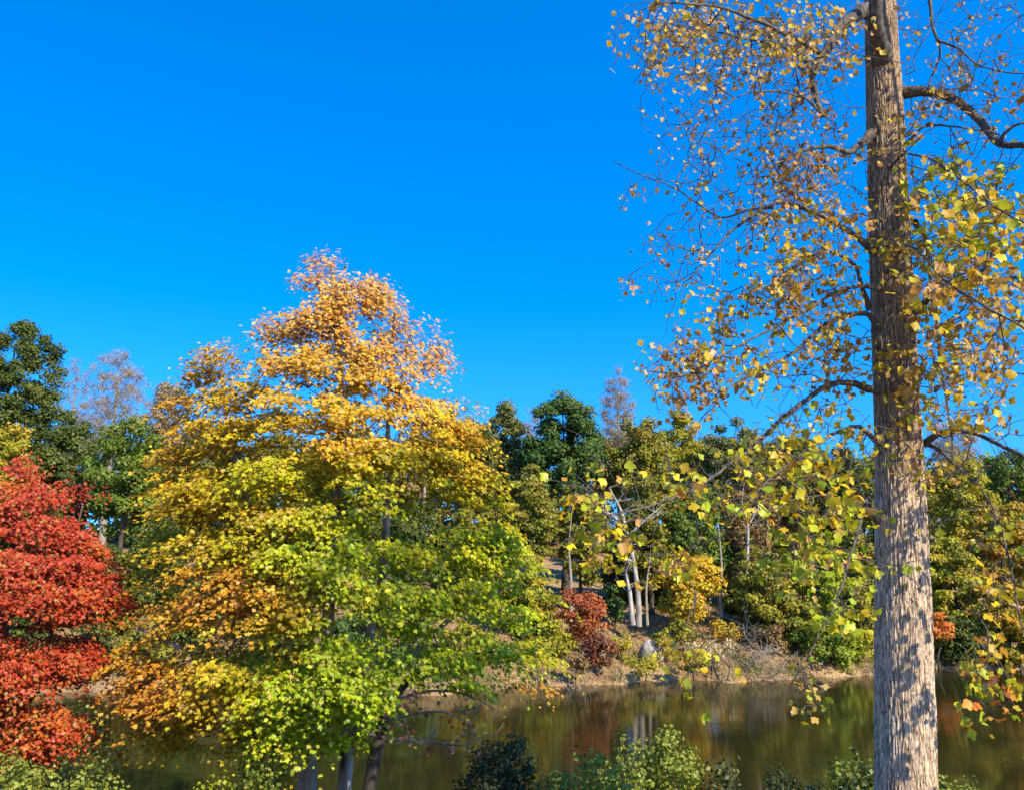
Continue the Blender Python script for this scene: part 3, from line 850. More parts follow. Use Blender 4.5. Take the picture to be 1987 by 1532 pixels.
poly_gold = [(635, 480), (655, 500), (668, 545), (735, 545), (770, 535), (780, 590), (850, 620), (870, 660), (885, 705), (860, 730), (810, 745), (830, 775), (905, 752), (945, 790), (975, 860), (985, 930), (1000, 1000), (1030, 1050), (1060, 1100), (1090, 1150), (1095, 1200),
             (1070, 1260), (1090, 1300), (1065, 1345), (1010, 1330), (960, 1340), (930, 1375), (890, 1345), (840, 1310), (790, 1310), (760, 1350), (770, 1400), (730, 1440), (640, 1440), (560, 1475), (480, 1450), (400, 1455), (330, 1470), (240, 1430), (250, 1380), (185, 1330), (215, 1270),
             (260, 1210), (235, 1150), (225, 1080), (215, 1030), (275, 980), (265, 900), (300, 860), (285, 800), (345, 745), (360, 690), (420, 675), (460, 690), (480, 715), (505, 710), (495, 660), (475, 610), (500, 590), (560, 580), (555, 520), (600, 500), (615, 500)]
holes_gold = [(640, 1190, 32, 55), (700, 1215, 55, 32), (440, 1375, 45, 30), (860, 1130, 40, 14), (560, 1240, 55, 18), (720, 770, 45, 16), (590, 770, 30, 16), (560, 690, 22, 14), (800, 700, 30, 10), (690, 640, 18, 14), (610, 610, 16, 12), (880, 800, 30, 12), (380, 780, 24, 14), (480, 960, 40, 22), (430, 1190, 50, 16), (800, 1270, 60, 12), (900, 1255, 40, 12), (500, 800, 24, 12)]
p0 = at(600, 1600, YM)
root = thing('sugar_maple', 'large golden and yellow green maple with layered boughs left of centre', 'tree', (p0[0], YM, float(ground(p0[0], YM)) - .1), 'maples on the near bank')
base_py = 1790
maple(root, poly_gold, holes_gold, YM, 1650, 66, .078,
      [[(590, base_py, .17, 0), (592, 1532, .13, 0), (602, 1400, .12, .1), (632, 1260, .11, .2), (640, 1130, .10, .3), (655, 950, .075, .3), (662, 760, .05, .2), (652, 620, .03, .1), (642, 500, .012, 0)],
       [(612, base_py, .12, -.1), (603, 1532, .10, -.1), (600, 1440, .09, -.1), (560, 1250, .08, -.2), (500, 1050, .06, -.3), (450, 850, .04, -.2), (425, 720, .015, -.1)],
       [(655, base_py, .15, .3), (668, 1532, .12, .3), (676, 1440, .115, .3), (700, 1300, .09, .4), (745, 1100, .075, .5), (752, 850, .045, .4), (765, 600, .015, .2)],
       [(676, 1440, .06, .3), (780, 1290, .05, -.2), (900, 1180, .035, -.6), (1010, 1130, .015, -.8)],
       [(602, 1400, .06, 0), (480, 1330, .045, -.4), (360, 1260, .03, -.7), (270, 1220, .012, -.8)]],
      gold_colour, np.random.default_rng(77), M_MAPLEBARK, spray_r=.35, thin_y=720)

# red maple at left
YR = 15.5
def red_colour(pos, Cn, ids, rng):
    t = noise(Cn, 1.2); top = sstep(at(0, 1150, YR)[2], at(0, 950, YR)[2], Cn[:, 2])
    base = np.array([.50, .085, .015]) * (1 - t[:, None]) + np.array([.40, .038, .018]) * t[:, None]
    base = base * (1 - .5 * top[:, None]) + np.array([.52, .055, .03]) * .5 * top[:, None]
    k = noise(Cn + 9, .7); m = (k > .68)[:, None]
    base = np.where(m, np.array([.54, .13, .02]), base)
    low = sstep(at(0, 1330, YR)[2], at(0, 1450, YR)[2], Cn[:, 2])[:, None]
    base = base * (1 - .35 * low) + np.array([.60, .13, .03]) * .35 * low
    c = base[ids] * np.exp(rng.normal(size=(len(ids), 1)) * .22) * np.exp(rng.normal(size=(len(ids), 3)) * [.06, .18, .15])
    g = rng.random(len(ids)) < .05
    c[g] = [.40, .26, .03]
    return np.clip(c, 0, .8)
poly_red = [(-260, 1060), (-120, 990), (-60, 960), (-5, 960), (20, 900), (45, 885), (72, 905), (78, 965), (105, 960), (130, 905), (148, 945), (190, 935), (180, 985), (155, 1020), (190, 1035), (205, 1060), (235, 1075), (225, 1110), (255, 1140), (250, 1180), (225, 1200),
            (190, 1230), (225, 1290), (160, 1330), (150, 1380), (215, 1400), (220, 1425), (170, 1450), (100, 1445), (100, 1475), (20, 1480), (-60, 1470), (-240, 1450), (-330, 1300), (-320, 1150)]
p0 = at(-20, 1600, YR)
root = thing('red_maple', 'fiery red and orange maple with tiered boughs at the left edge', 'tree', (p0[0], YR, float(ground(p0[0], YR)) - .1), 'maples on the near bank')
maple(root, poly_red, [(155, 1215, 40, 22), (95, 1340, 60, 14), (110, 1125, 22, 10), (190, 1310, 30, 30), (30, 1410, 60, 10), (60, 1255, 50, 10)], YR, 1000, 78, .066,
      [[(-20, 1790, .17, 0), (-15, 1500, .13, 0), (0, 1300, .10, 0), (20, 1100, .06, 0), (45, 910, .012, 0)],
       [(-15, 1500, .08, 0), (60, 1350, .05, -.2), (120, 1150, .03, -.2), (160, 980, .012, 0)],
       [(-15, 1500, .08, 0), (-100, 1300, .05, 0), (-140, 1050, .02, 0)]],
      red_colour, np.random.default_rng(78), M_DARKBARK, spray_r=.36, thin_y=985, hole=.44, edge=18)

# dark leaning tree with nearly bare twigs, right of the maple trunks
def leaning():
    Y = 14.2; rng = np.random.default_rng(91)
    p0 = at(712, 1760, Y); loc = np.array([p0[0], Y, float(ground(p0[0], Y)) - .1])
    root = thing('leaning_tree', 'dark leaning tree with nearly bare twigs and a few pink leaves over the water', 'tree', loc)
    st = resample([np.r_[at(x, y, Y + d), r] for x, y, r, d in [(700, 1760, .13, 0), (716, 1532, .11, 0), (736, 1440, .095, 0), (752, 1370, .08, .1), (790, 1320, .06, .2), (840, 1285, .035, .3), (900, 1262, .012, .4)]], .25)
    T = Tubes(); T.add(st[:, :3], st[:, 3], 10, .06, rng); T.build('trunk', M_DARKBARK, root, loc)
    sk = Skel(); sk.stem(st[:, :3], st[:, 3])
    limbs = [[(736, 1440), (780, 1432), (840, 1440), (900, 1445), (935, 1430)], [(745, 1400), (800, 1385), (860, 1380), (905, 1400)], [(760, 1360), (830, 1340), (900, 1345), (960, 1375)], [(740, 1430), (700, 1420), (640, 1425)]]
    T = Tubes()
    for L in limbs:
        p = resample([np.r_[at(x, y, Y + rng.normal() * .25), 1 - k / len(L)] for k, (x, y) in enumerate(L)], .2)
        sk.stem(p[:, :3], p[:, 3] * .022 + .004); T.add(p[:, :3], p[:, 3] * .022 + .004, 5)
    tg = []
    while len(tg) < 130:
        x, y = rng.uniform(740, 985), rng.uniform(1310, 1490)
        if ((x - 860) / 125) ** 2 + ((y - 1400) / 90) ** 2 < 1: tg.append(at(x, y, Y + rng.normal() * .7))
    tg = np.array(tg)
    sk.grow(tg, rng, up=.1, arch=-.05, wig=.25, tip_r=.003, step=.15); sk.tubes(T, 4, rmax=.012)
    T.build('branches', M_GREYTWIG, root, loc)
    pick = tg[rng.random(len(tg)) < .38]; ids = np.repeat(np.arange(len(pick)), 3)
    pos = pick[ids] + rng.normal(size=(len(ids), 3)) * .06
    leaves('crown', T_MAPLE, pos, rng.normal(size=pos.shape) * .5 + [0, -.6, .5], rng.uniform(.06, .11, len(ids)),
           mixcols(rng, [(3, (.55, .20, .14)), (2, (.50, .10, .06)), (2, (.42, .36, .05)), (1, (.6, .38, .25))], len(ids)), M_LEAF, rng, origin=loc, parent=root, curl=.5)
leaning()

# ------------------------------------------------------------------ near bank bushes
def bush(label, px, top, hw, Y, pal, rng, dens=1.0, name='shrub', leaf=.055, group='shrubs on the near bank', hgt=None):
    k = mpp(top, Y); t = at(px, top, Y); gz = float(ground(t[0], Y)); loc = np.array([t[0], Y, gz])
    root = thing(name, label, 'shrub', loc, group)
    Hh = t[2] - gz; rx = hw * k
    n = int(130 * rx * Hh) + 30
    tg = []
    while len(tg) < n:
        u = rng.uniform(-1, 1, 3); u[2] = abs(u[2])
        q_ = math.hypot(u[0], u[1])
        if q_ ** 3 + u[2] ** 4 > 1 or (q_ ** 2 + u[2] ** 2 < .2 and rng.random() < .8): continue
        top_k = 1.06 - .22 * noise(np.array([[u[0] * rx + t[0], u[1] * rx, 3.3]]), .45)[0]
        tg.append(loc + [u[0] * rx, u[1] * min(rx, 1.0), u[2] * Hh * top_k * 1.08])
    tg = np.array(tg)
    sk = Skel(); T = Tubes()
    for s_ in range(6):
        a = loc + [rng.normal() * .25 * rx, rng.normal() * .2, -.1]
        p = np.array([a, a + [rng.normal() * .2, 0, Hh * .3], a + [rng.normal() * .35, rng.normal() * .2, Hh * .6]])
        sk.stem(p, [.02, .015, .01]); T.add(p, [.02, .015, .01], 5)
    sk.grow(tg, rng, up=.6, arch=0, wig=.15, tip_r=.003, step=.25); sk.tubes(T, 3, rmax=.012)
    T.build('stems', M_TWIG, root, loc)
    per = int(34 * dens); ids = np.repeat(np.arange(n), per)
    d = norm(rng.normal(size=(len(ids), 3)))
    pos = tg[ids] + d * .17 * rng.random((len(ids), 1)) ** .4 * [1, 1, 1.1]
    leaves('crown', T_FOLD, pos, d + rng.normal(size=d.shape) * .5 + [0, -.1, .5], leaf * rng.uniform(.7, 1.5, len(ids)), clumpcols(rng, pal, ids, n, .6), M_LEAF, rng, origin=loc, parent=root)
rng = np.random.default_rng(55)
bush('low dusky weeds between the dark bush and the pale green leafy bush', 1070, 1505, 60, 12.6, P_DKBUSH + P_BUSH, rng, .8)
bush('low weeds at the bottom left of the tulip trunk foot bush', 1545, 1506, 70, 12.4, P_DKBUSH, rng, .7)
bush('low dark bush in shade at the bottom centre of the near bank', 970, 1440, 95, 13.6, P_DKBUSH, rng, 1.2)
bush('pale green leafy bush at the bottom centre', 1165, 1458, 110, 12.2, P_BUSH, rng, 1.1)
bush('taller green bush right of the pale green leafy bush', 1290, 1418, 75, 13.2, P_BUSH, rng, 1.1)
bush('thin dusky shrub between the taller green bush and the tulip trunk', 1395, 1478, 50, 13.0, P_DKBUSH + [(1, (.3, .3, .08))], rng, .6)
bush('small dark green bush against the left foot of the tulip trunk', 1665, 1478, 62, 11.5, P_BUSH + P_DKBUSH, rng)
bush('tiny green bush showing right of the tulip trunk', 1850, 1508, 42, 12.0, P_BUSH, rng)
bush('weedy green shrub at the bottom left corner', 45, 1470, 90, 12.5, P_BUSH, rng, .9)
bush('weedy green shrub under the red maple beside the corner shrub', 175, 1488, 75, 13.0, P_BUSH, rng, .7)
bush('thin grey green shrub between the red maple and golden maple', 190, 1345, 62, 14.6, P_BUSH, rng, .22)
bush('soft green sapling foliage left of the maple trunks', 505, 1425, 48, 13.5, P_MIDGREEN + P_BUSH, rng, .6)
bush('small green seedling between water and maple trunks', 420, 1510, 40, 12.5, P_YGREEN, rng, .4)

n = 15000
x = rng.uniform(-10, 9, n); y = rng.uniform(8, 15.5, n)
grass('near_grass', 'tall green weeds and grass on the near bank', x, y, .38, [(3, (.17, .23, .05)), (2, (.30, .30, .09)), (1, (.4, .36, .16))], rng, .007)

# pale kerb edge low at the left
p = at(-40, 1536, 7.0)
def kerb():
    a = at(-260, 1510, 6.4); b = at(45, 1548, 6.2)
    d = norm((b - a) * [1, 1, 0]); s_ = np.array([-d[1], d[0], 0]) * .14
    zt = np.array([0, 0, 0.0]); dn = np.array([0, 0, -.5])
    prof = [(-1, -.5), (-1, -.02), (-.86, 0), (.86, 0), (1, -.02), (1, -.5)]
    V = np.array([e + s_ * u + [0, 0, w_] for e in (a, b) for u, w_ in prof])
    loops, sizes = [], []
    for k in range(5): loops += [k, k + 1, k + 7, k + 6]; sizes.append(4)
    loops += [5, 4, 3, 2, 1, 0, 6, 7, 8, 9, 10, 11]; sizes += [6, 6]
    o = link('kerb', mesh_from('kerb', V, sizes, loops, bark_material('pale_concrete', (.32, .29, .23), (.50, .46, .37), 9, 1)))
    tag(o, kind='structure')
kerb()

# ------------------------------------------------------------------ tulip tree in the foreground
YT = 8.6
rng = np.random.default_rng(303)
TR = [(1765, 1960, 140), (1760, 1700, 124), (1757, 1532, 115), (1755, 1350, 110), (1751, 1150, 101), (1746, 950, 92), (1739, 750, 84), (1730, 550, 78), (1722, 350, 72), (1716, 200, 67), (1710, 60, 60), (1704, -80, 52), (1694, -300, 42), (1680, -600, 26), (1668, -900, 10)]
tr = resample([np.r_[at(x, y, YT), w_ / 2 * mpp(y, YT)] for x, y, w_ in TR], .022)
gz = float(ground(tr[0, 0], YT))
troot = thing('tulip_tree', 'tall grey trunked tree in the foreground at right with sparse lobed yellow leaves', 'tree', (tr[0, 0], YT, gz - .1))
tl = np.array(troot.location)

def trunk_mesh():
    ns = 256
    m = len(tr); th = np.linspace(0, 2 * pi, ns, endpoint=False)
    arc = np.concatenate([[0], np.cumsum(np.linalg.norm(np.diff(tr[:, :3], axis=0), axis=1))])
    P = np.stack([np.cos(th)[None, :] * .30 * np.ones((m, 1)), np.sin(th)[None, :] * .30 * np.ones((m, 1)), arc[:, None] * np.ones((1, ns))], -1)
    # long interlacing furrows: ridged noise stretched along the trunk
    warp = (noise(P * [1, 1, .8], .22) - .5) * .06
    Q = P.copy(); Q[..., 0] += warp; Q[..., 1] += warp
    r1 = 1 - np.abs(noise(Q * [1, 1, .10], .019) * 2 - 1)
    r2 = 1 - np.abs(noise(Q * [1, 1, .2] + 30, .012) * 2 - 1)
    big = noise(P * [1, 1, .6] + 9, .25)
    fur = sstep(.62, .95, r1) * .7 + sstep(.7, .97, r2) * .3
    R = tr[:, 3][:, None] * (1 + .05 * (big - .5)) - .013 * fur * np.clip(tr[:, 3][:, None] / .2, .3, 1.2)
    # swellings where limbs leave
    d = norm(np.gradient(tr[:, :3], axis=0)); a = norm(np.cross(d, [0.0, 1, 0])); b = np.cross(d, a)
    V = tr[:, None, :3] + R[..., None] * (np.cos(th)[None, :, None] * a[:, None] + np.sin(th)[None, :, None] * b[:, None])
    i = np.arange(m - 1)[:, None] * ns + np.arange(ns)[None, :]; j = np.arange(m - 1)[:, None] * ns + (np.arange(ns)[None, :] + 1) % ns
    q = np.stack([i, j, j + ns, i + ns], -1).reshape(-1, 4)
    light = np.array([.80, .60, .40]); dark = np.array([.46, .34, .23])
    f = np.clip(fur * 1.15 + (noise(P * [1, 1, .4], .03) - .5) * .3 + (big - .5) * .25, 0, 1)[..., None]
    c = light * (1 - f) + dark * f
    lich = sstep(.62, .8, noise(P * [1, 1, .5] + 77, .12))[..., None] * (1 - f)
    upb_shade = sstep(at(1740, 1000, YT)[2], at(1740, 780, YT)[2], tr[:, 2][:, None] + (noise(P, .4) - .5) * 1.2)[..., None]
    c = c * (1 - upb_shade * np.array([.38, .44, .52]))  # browner upper bark, with shade of leaves and limbs painted into the colour
    c = c * (1 - .35 * lich) + np.array([.52, .50, .42]) * .35 * lich
    m_, n, out = nt('furrowed_bark')
    at_ = n.nodes.new('ShaderNodeAttribute'); at_.attribute_name = 'Col'
    def furrow(scale, zs, width, dist):
        t_ = n.nodes.new('ShaderNodeTexCoord'); p_ = n.nodes.new('ShaderNodeMapping'); p_.inputs['Scale'].default_value = (1, 1, zs)
        z_ = n.nodes.new('ShaderNodeTexNoise'); z_.inputs['Scale'].default_value = scale; z_.inputs['Detail'].default_value = 1.5; z_.inputs['Distortion'].default_value = dist
        s_ = n.nodes.new('ShaderNodeMath'); s_.operation = 'SUBTRACT'; s_.inputs[1].default_value = .5
        a_ = n.nodes.new('ShaderNodeMath'); a_.operation = 'ABSOLUTE'
        m_r = n.nodes.new('ShaderNodeMapRange'); m_r.inputs[1].default_value = 0; m_r.inputs[2].default_value = width; m_r.interpolation_type = 'SMOOTHSTEP'
        n.links.new(t_.outputs['Object'], p_.inputs[0]); n.links.new(p_.outputs[0], z_.inputs['Vector']); n.links.new(z_.outputs[0], s_.inputs[0])
        n.links.new(s_.outputs[0], a_.inputs[0]); n.links.new(a_.outputs[0], m_r.inputs[0])
        return m_r.outputs[0]
    f1 = furrow(27, .07, .05, .5); f2 = furrow(55, .12, .05, .3)
    mf = n.nodes.new('ShaderNodeMath'); mf.operation = 'MULTIPLY_ADD'; mf.inputs[1].default_value = .45
    mf2 = n.nodes.new('ShaderNodeMath'); mf2.operation = 'MULTIPLY'; mf2.inputs[1].default_value = .55
    n.links.new(f1, mf2.inputs[0]); n.links.new(f2, mf.inputs[0]); n.links.new(mf2.outputs[0], mf.inputs[2])
    rf = ramp(n, [(0, (.13, .10, .08)), (.45, (.52, .47, .42)), (.8, (1.0, 1.0, 1.0))]); n.links.new(mf.outputs[0], rf.inputs[0])
    mz = n.nodes.new('ShaderNodeMix'); mz.data_type = 'RGBA'; mz.blend_type = 'MULTIPLY'; mz.inputs[0].default_value = 1
    n.links.new(rf.outputs[0], mz.inputs[7])
    bq = n.nodes.new('ShaderNodeBump'); bq.inputs['Strength'].default_value = .9; bq.inputs['Distance'].default_value = .02
    n.links.new(mf.outputs[0], bq.inputs['Height'])
    b_ = n.nodes.new('ShaderNodeBsdfPrincipled'); b_.inputs['Roughness'].default_value = .92
    tc = n.nodes.new('ShaderNodeTexCoord'); mp = n.nodes.new('ShaderNodeMapping'); mp.inputs['Scale'].default_value = (1, 1, .25)
    nz = n.nodes.new('ShaderNodeTexNoise'); nz.inputs['Scale'].default_value = 70; nz.inputs['Detail'].default_value = 5
    bp = n.nodes.new('ShaderNodeBump'); bp.inputs['Strength'].default_value = .55; bp.inputs['Distance'].default_value = .01
    mx = n.nodes.new('ShaderNodeMix'); mx.data_type = 'RGBA'; mx.blend_type = 'MULTIPLY'; mx.inputs[0].default_value = .7
    r_ = ramp(n, [(.3, (.6, .58, .55)), (.7, (1.2, 1.18, 1.15))])
    n.links.new(tc.outputs['Object'], mp.inputs[0]); n.links.new(mp.outputs[0], nz.inputs['Vector']); n.links.new(nz.outputs[0], bp.inputs['Height']); n.links.new(nz.outputs[0], r_.inputs[0])
    n.links.new(at_.outputs['Color'], mx.inputs[6]); n.links.new(r_.outputs[0], mx.inputs[7]); n.links.new(mx.outputs[2], mz.inputs[6]); n.links.new(mz.outputs[2], b_.inputs['Base Color'])
    n.links.new(bq.outputs[0], bp.inputs['Normal']); n.links.new(bp.outputs[0], b_.inputs['Normal']); n.links.new(b_.outputs[0], out.inputs[0])
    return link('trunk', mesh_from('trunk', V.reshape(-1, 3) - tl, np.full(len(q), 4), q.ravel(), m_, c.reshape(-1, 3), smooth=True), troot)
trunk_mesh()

# limbs: (px, py, depth) points, start radius, end radius, all in metres from the eye
LIMBS = [
    ([(1712, 112, 8.45), (1700, 60, 8.2), (1694, -20, 8.0), (1690, -140, 7.8), (1660, -320, 7.4)], .115, .04),
    ([(1698, 18, 8.5), (1665, 26, 8.2), (1628, 55, 8.0), (1598, 105, 7.9), (1576, 150, 7.8), (1586, 195, 7.8), (1596, 225, 7.7)], .10, .022),
    ([(1598, 105, 7.9), (1545, 82, 7.7), (1480, 50, 7.5), (1410, 25, 7.3), (1320, 10, 7.0), (1260, 20, 6.9)], .035, .006),
    ([(1580, 140, 7.8), (1555, 110, 8.1), (1510, 88, 8.4), (1450, 78, 8.6), (1380, 60, 8.8), (1300, 75, 9)], .03, .005),
    ([(1596, 225, 7.7), (1560, 190, 7.6), (1500, 175, 7.3), (1430, 190, 7.1), (1370, 250, 7.0)], .018, .004),
    ([(1690, 262, 8.5), (1662, 284, 8.3), (1640, 296, 8.2), (1600, 285, 8.1), (1540, 300, 8.0), (1460, 345, 7.9)], .06, .006),
    ([(1752, 180, 8.6), (1800, 177, 8.4), (1850, 190, 8.2), (1900, 232, 8.0), (1938, 276, 7.8), (2000, 285, 7.5), (2080, 330, 7.2)], .072, .025),
    ([(1938, 276, 7.8), (1965, 245, 7.7), (2040, 225, 7.6)], .028, .008),
    ([(1752, 290, 8.6), (1775, 262, 8.5), (1800, 245, 8.4), (1870, 250, 8.1), (1940, 262, 7.6)], .022, .006),
    ([(1694, 488, 8.5), (1655, 455, 8.3), (1610, 428, 8.1), (1550, 408, 8.0), (1500, 405, 7.9), (1440, 438, 7.8), (1395, 475, 7.7), (1340, 540, 7.6)], .04, .006),
    ([(1500, 405, 7.9), (1450, 408, 8.0), (1400, 422, 8.1), (1350, 392, 8.2), (1290, 358, 8.3), (1235, 335, 8.4), (1190, 312, 8.5)], .017, .0035),
    ([(1690, 600, 8.5), (1672, 560, 8.4), (1655, 512, 8.3), (1600, 490, 8.1), (1530, 520, 8.0), (1450, 590, 7.9)], .035, .005),
    ([(1706, 680, 8.45), (1696, 630, 8.35), (1682, 612, 8.3), (1640, 614, 8.1), (1590, 638, 7.9), (1530, 690, 7.7), (1470, 722, 7.6), (1400, 760, 7.5)], .046, .007),
    ([(1702, 757, 8.5), (1645, 740, 8.2), (1600, 750, 8.0), (1540, 790, 7.7), (1480, 842, 7.4), (1420, 892, 7.1), (1340, 945, 6.8), (1240, 985, 6.5), (1150, 1000, 6.4)], .042, .005),
    ([(1706, 560, 8.5), (1640, 560, 8.0), (1560, 600, 7.5), (1480, 640, 7.2), (1400, 690, 7.0), (1310, 740, 6.9)], .026, .005),
    ([(1790, 862, 8.6), (1830, 836, 8.4), (1880, 836, 8.2), (1930, 858, 8.0), (1990, 885, 7.8), (2060, 930, 7.6)], .038, .012),
    ([(1792, 858, 8.6), (1830, 880, 8.4), (1862, 912, 8.1), (1900, 950, 7.8), (1940, 1030, 7.5), (1965, 1130, 7.2), (1985, 1230, 7.0)], .024, .005),
    ([(1775, 605, 8.4), (1812, 572, 8.1), (1850, 556, 7.9), (1920, 540, 7.6), (1990, 535, 7.3), (2080, 560, 7.0)], .042, .012),
    ([(1850, 556, 7.9), (1900, 535, 7.6), (1926, 490, 7.4), (1930, 430, 7.2), (1960, 380, 7.0)], .026, .006),
    ([(1775, 430, 8.8), (1800, 470, 9.2), (1808, 560, 9.4), (1822, 680, 9.5), (1838, 800, 9.5), (1850, 900, 9.5)], .035, .008),
    ([(1806, -60, 9.2), (1800, 20, 9.2), (1815, 75, 9.1), (1822, 110, 9.1), (1800, 170, 9.0), (1790, 230, 8.9)], .03, .006),
    ([(1818, 78, 9.1), (1862, 96, 8.9), (1905, 128, 8.7), (1990, 142, 8.4), (2050, 110, 8.3)], .018, .006),
    ([(1702, 1010, 8.5), (1690, 985, 8.3), (1684, 960, 8.2), (1672, 1000, 8.0), (1640, 1100, 7.6), (1600, 1200, 7.2), (1560, 1290, 6.9)], .038, .004),
    ([(1706, 860, 8.4), (1660, 830, 7.8), (1600, 850, 7.2), (1530, 900, 6.7), (1460, 960, 6.4), (1400, 1040, 6.2)], .028, .004),
    ([(1640, -120, 8.0), (1560, -60, 7.6), (1450, -40, 7.2), (1350, -20, 7.0), (1270, 10, 6.8)], .035, .008),
    ([(1725, 330, 8.3), (1760, 300, 7.6), (1840, 330, 6.8), (1930, 400, 6.2), (2030, 460, 5.8)], .018, .006),
    ([(1735, 500, 8.2), (1760, 480, 7.4), (1850, 560, 6.4), (1990, 640, 5.8), (2120, 740, 5.4)], .018, .006),
    # limbs reaching out of the picture to the right and towards the camera; their leaves shade the trunk
    ([(1702, -140, 8.5), (1850, -190, 7.8), (2040, -90, 7.2), (2120, 150, 6.9), (2150, 450, 6.9)], .04, .008),
    ([(2080, 560, 7.0), (2115, 750, 6.9), (2120, 950, 6.9), (2115, 1250, 6.9)], .014, .004),
]
sk = Skel(); limb_parts = []
skids = []
for k, (pts, r0, r1) in enumerate(LIMBS):
    m = len(pts)
    r0 *= .85
    R = r0 + (r1 - r0) * np.linspace(0, 1, m) ** .8
    if pts[0][2] >= 8.3: R[0] *= 1.25
    q = resample([np.r_[at(x, y, d), r] for (x, y, d), r in zip(pts, R)], .07)
    jit = rng.normal(size=(len(q), 3)) * .006
    jit = np.cumsum(jit, 0); jit -= np.linspace(0, 1, len(q))[:, None] * jit[-1]
    q[:, :3] += jit * .8
    sk.stem(q[:, :3], q[:, 3], k)
    limb_parts.append(q)
# trunk sprouts: nodes on the trunk surface itself
tk = len(LIMBS)
tsurf = []
for _ in range(36):
    i_ = np.searchsorted(-tr[:, 2] * -1, at(1730, rng.uniform(220, 900), YT)[2])
    i_ = min(i_, len(tr) - 1); th = rng.uniform(-pi * .95, -pi * .05)
    p = tr[i_, :3] + tr[i_, 3] * np.array([cos(th), sin(th), 0])
    sk.stem([p, p + .05 * np.array([cos(th), sin(th), .3])], [.006, .005], tk + _)

P_T_BROWN = [(4, (.44, .23, .05)), (3, (.54, .32, .07)), (2, (.30, .14, .04)), (3, (.58, .38, .03))]
P_T_TAN = [(4, (.62, .40, .14)), (3, (.50, .29, .07)), (2, (.38, .19, .06)), (2, (.60, .42, .04))]
P_T_GOLD = [(5, (.66, .44, .02)), (2, (.60, .34, .05)), (3, (.52, .45, .02)), (1, (.50, .24, .04))]
P_T_GREEN = [(4, (.46, .46, .02)), (3, (.58, .46, .02)), (2, (.34, .40, .02)), (1, (.62, .36, .08))]
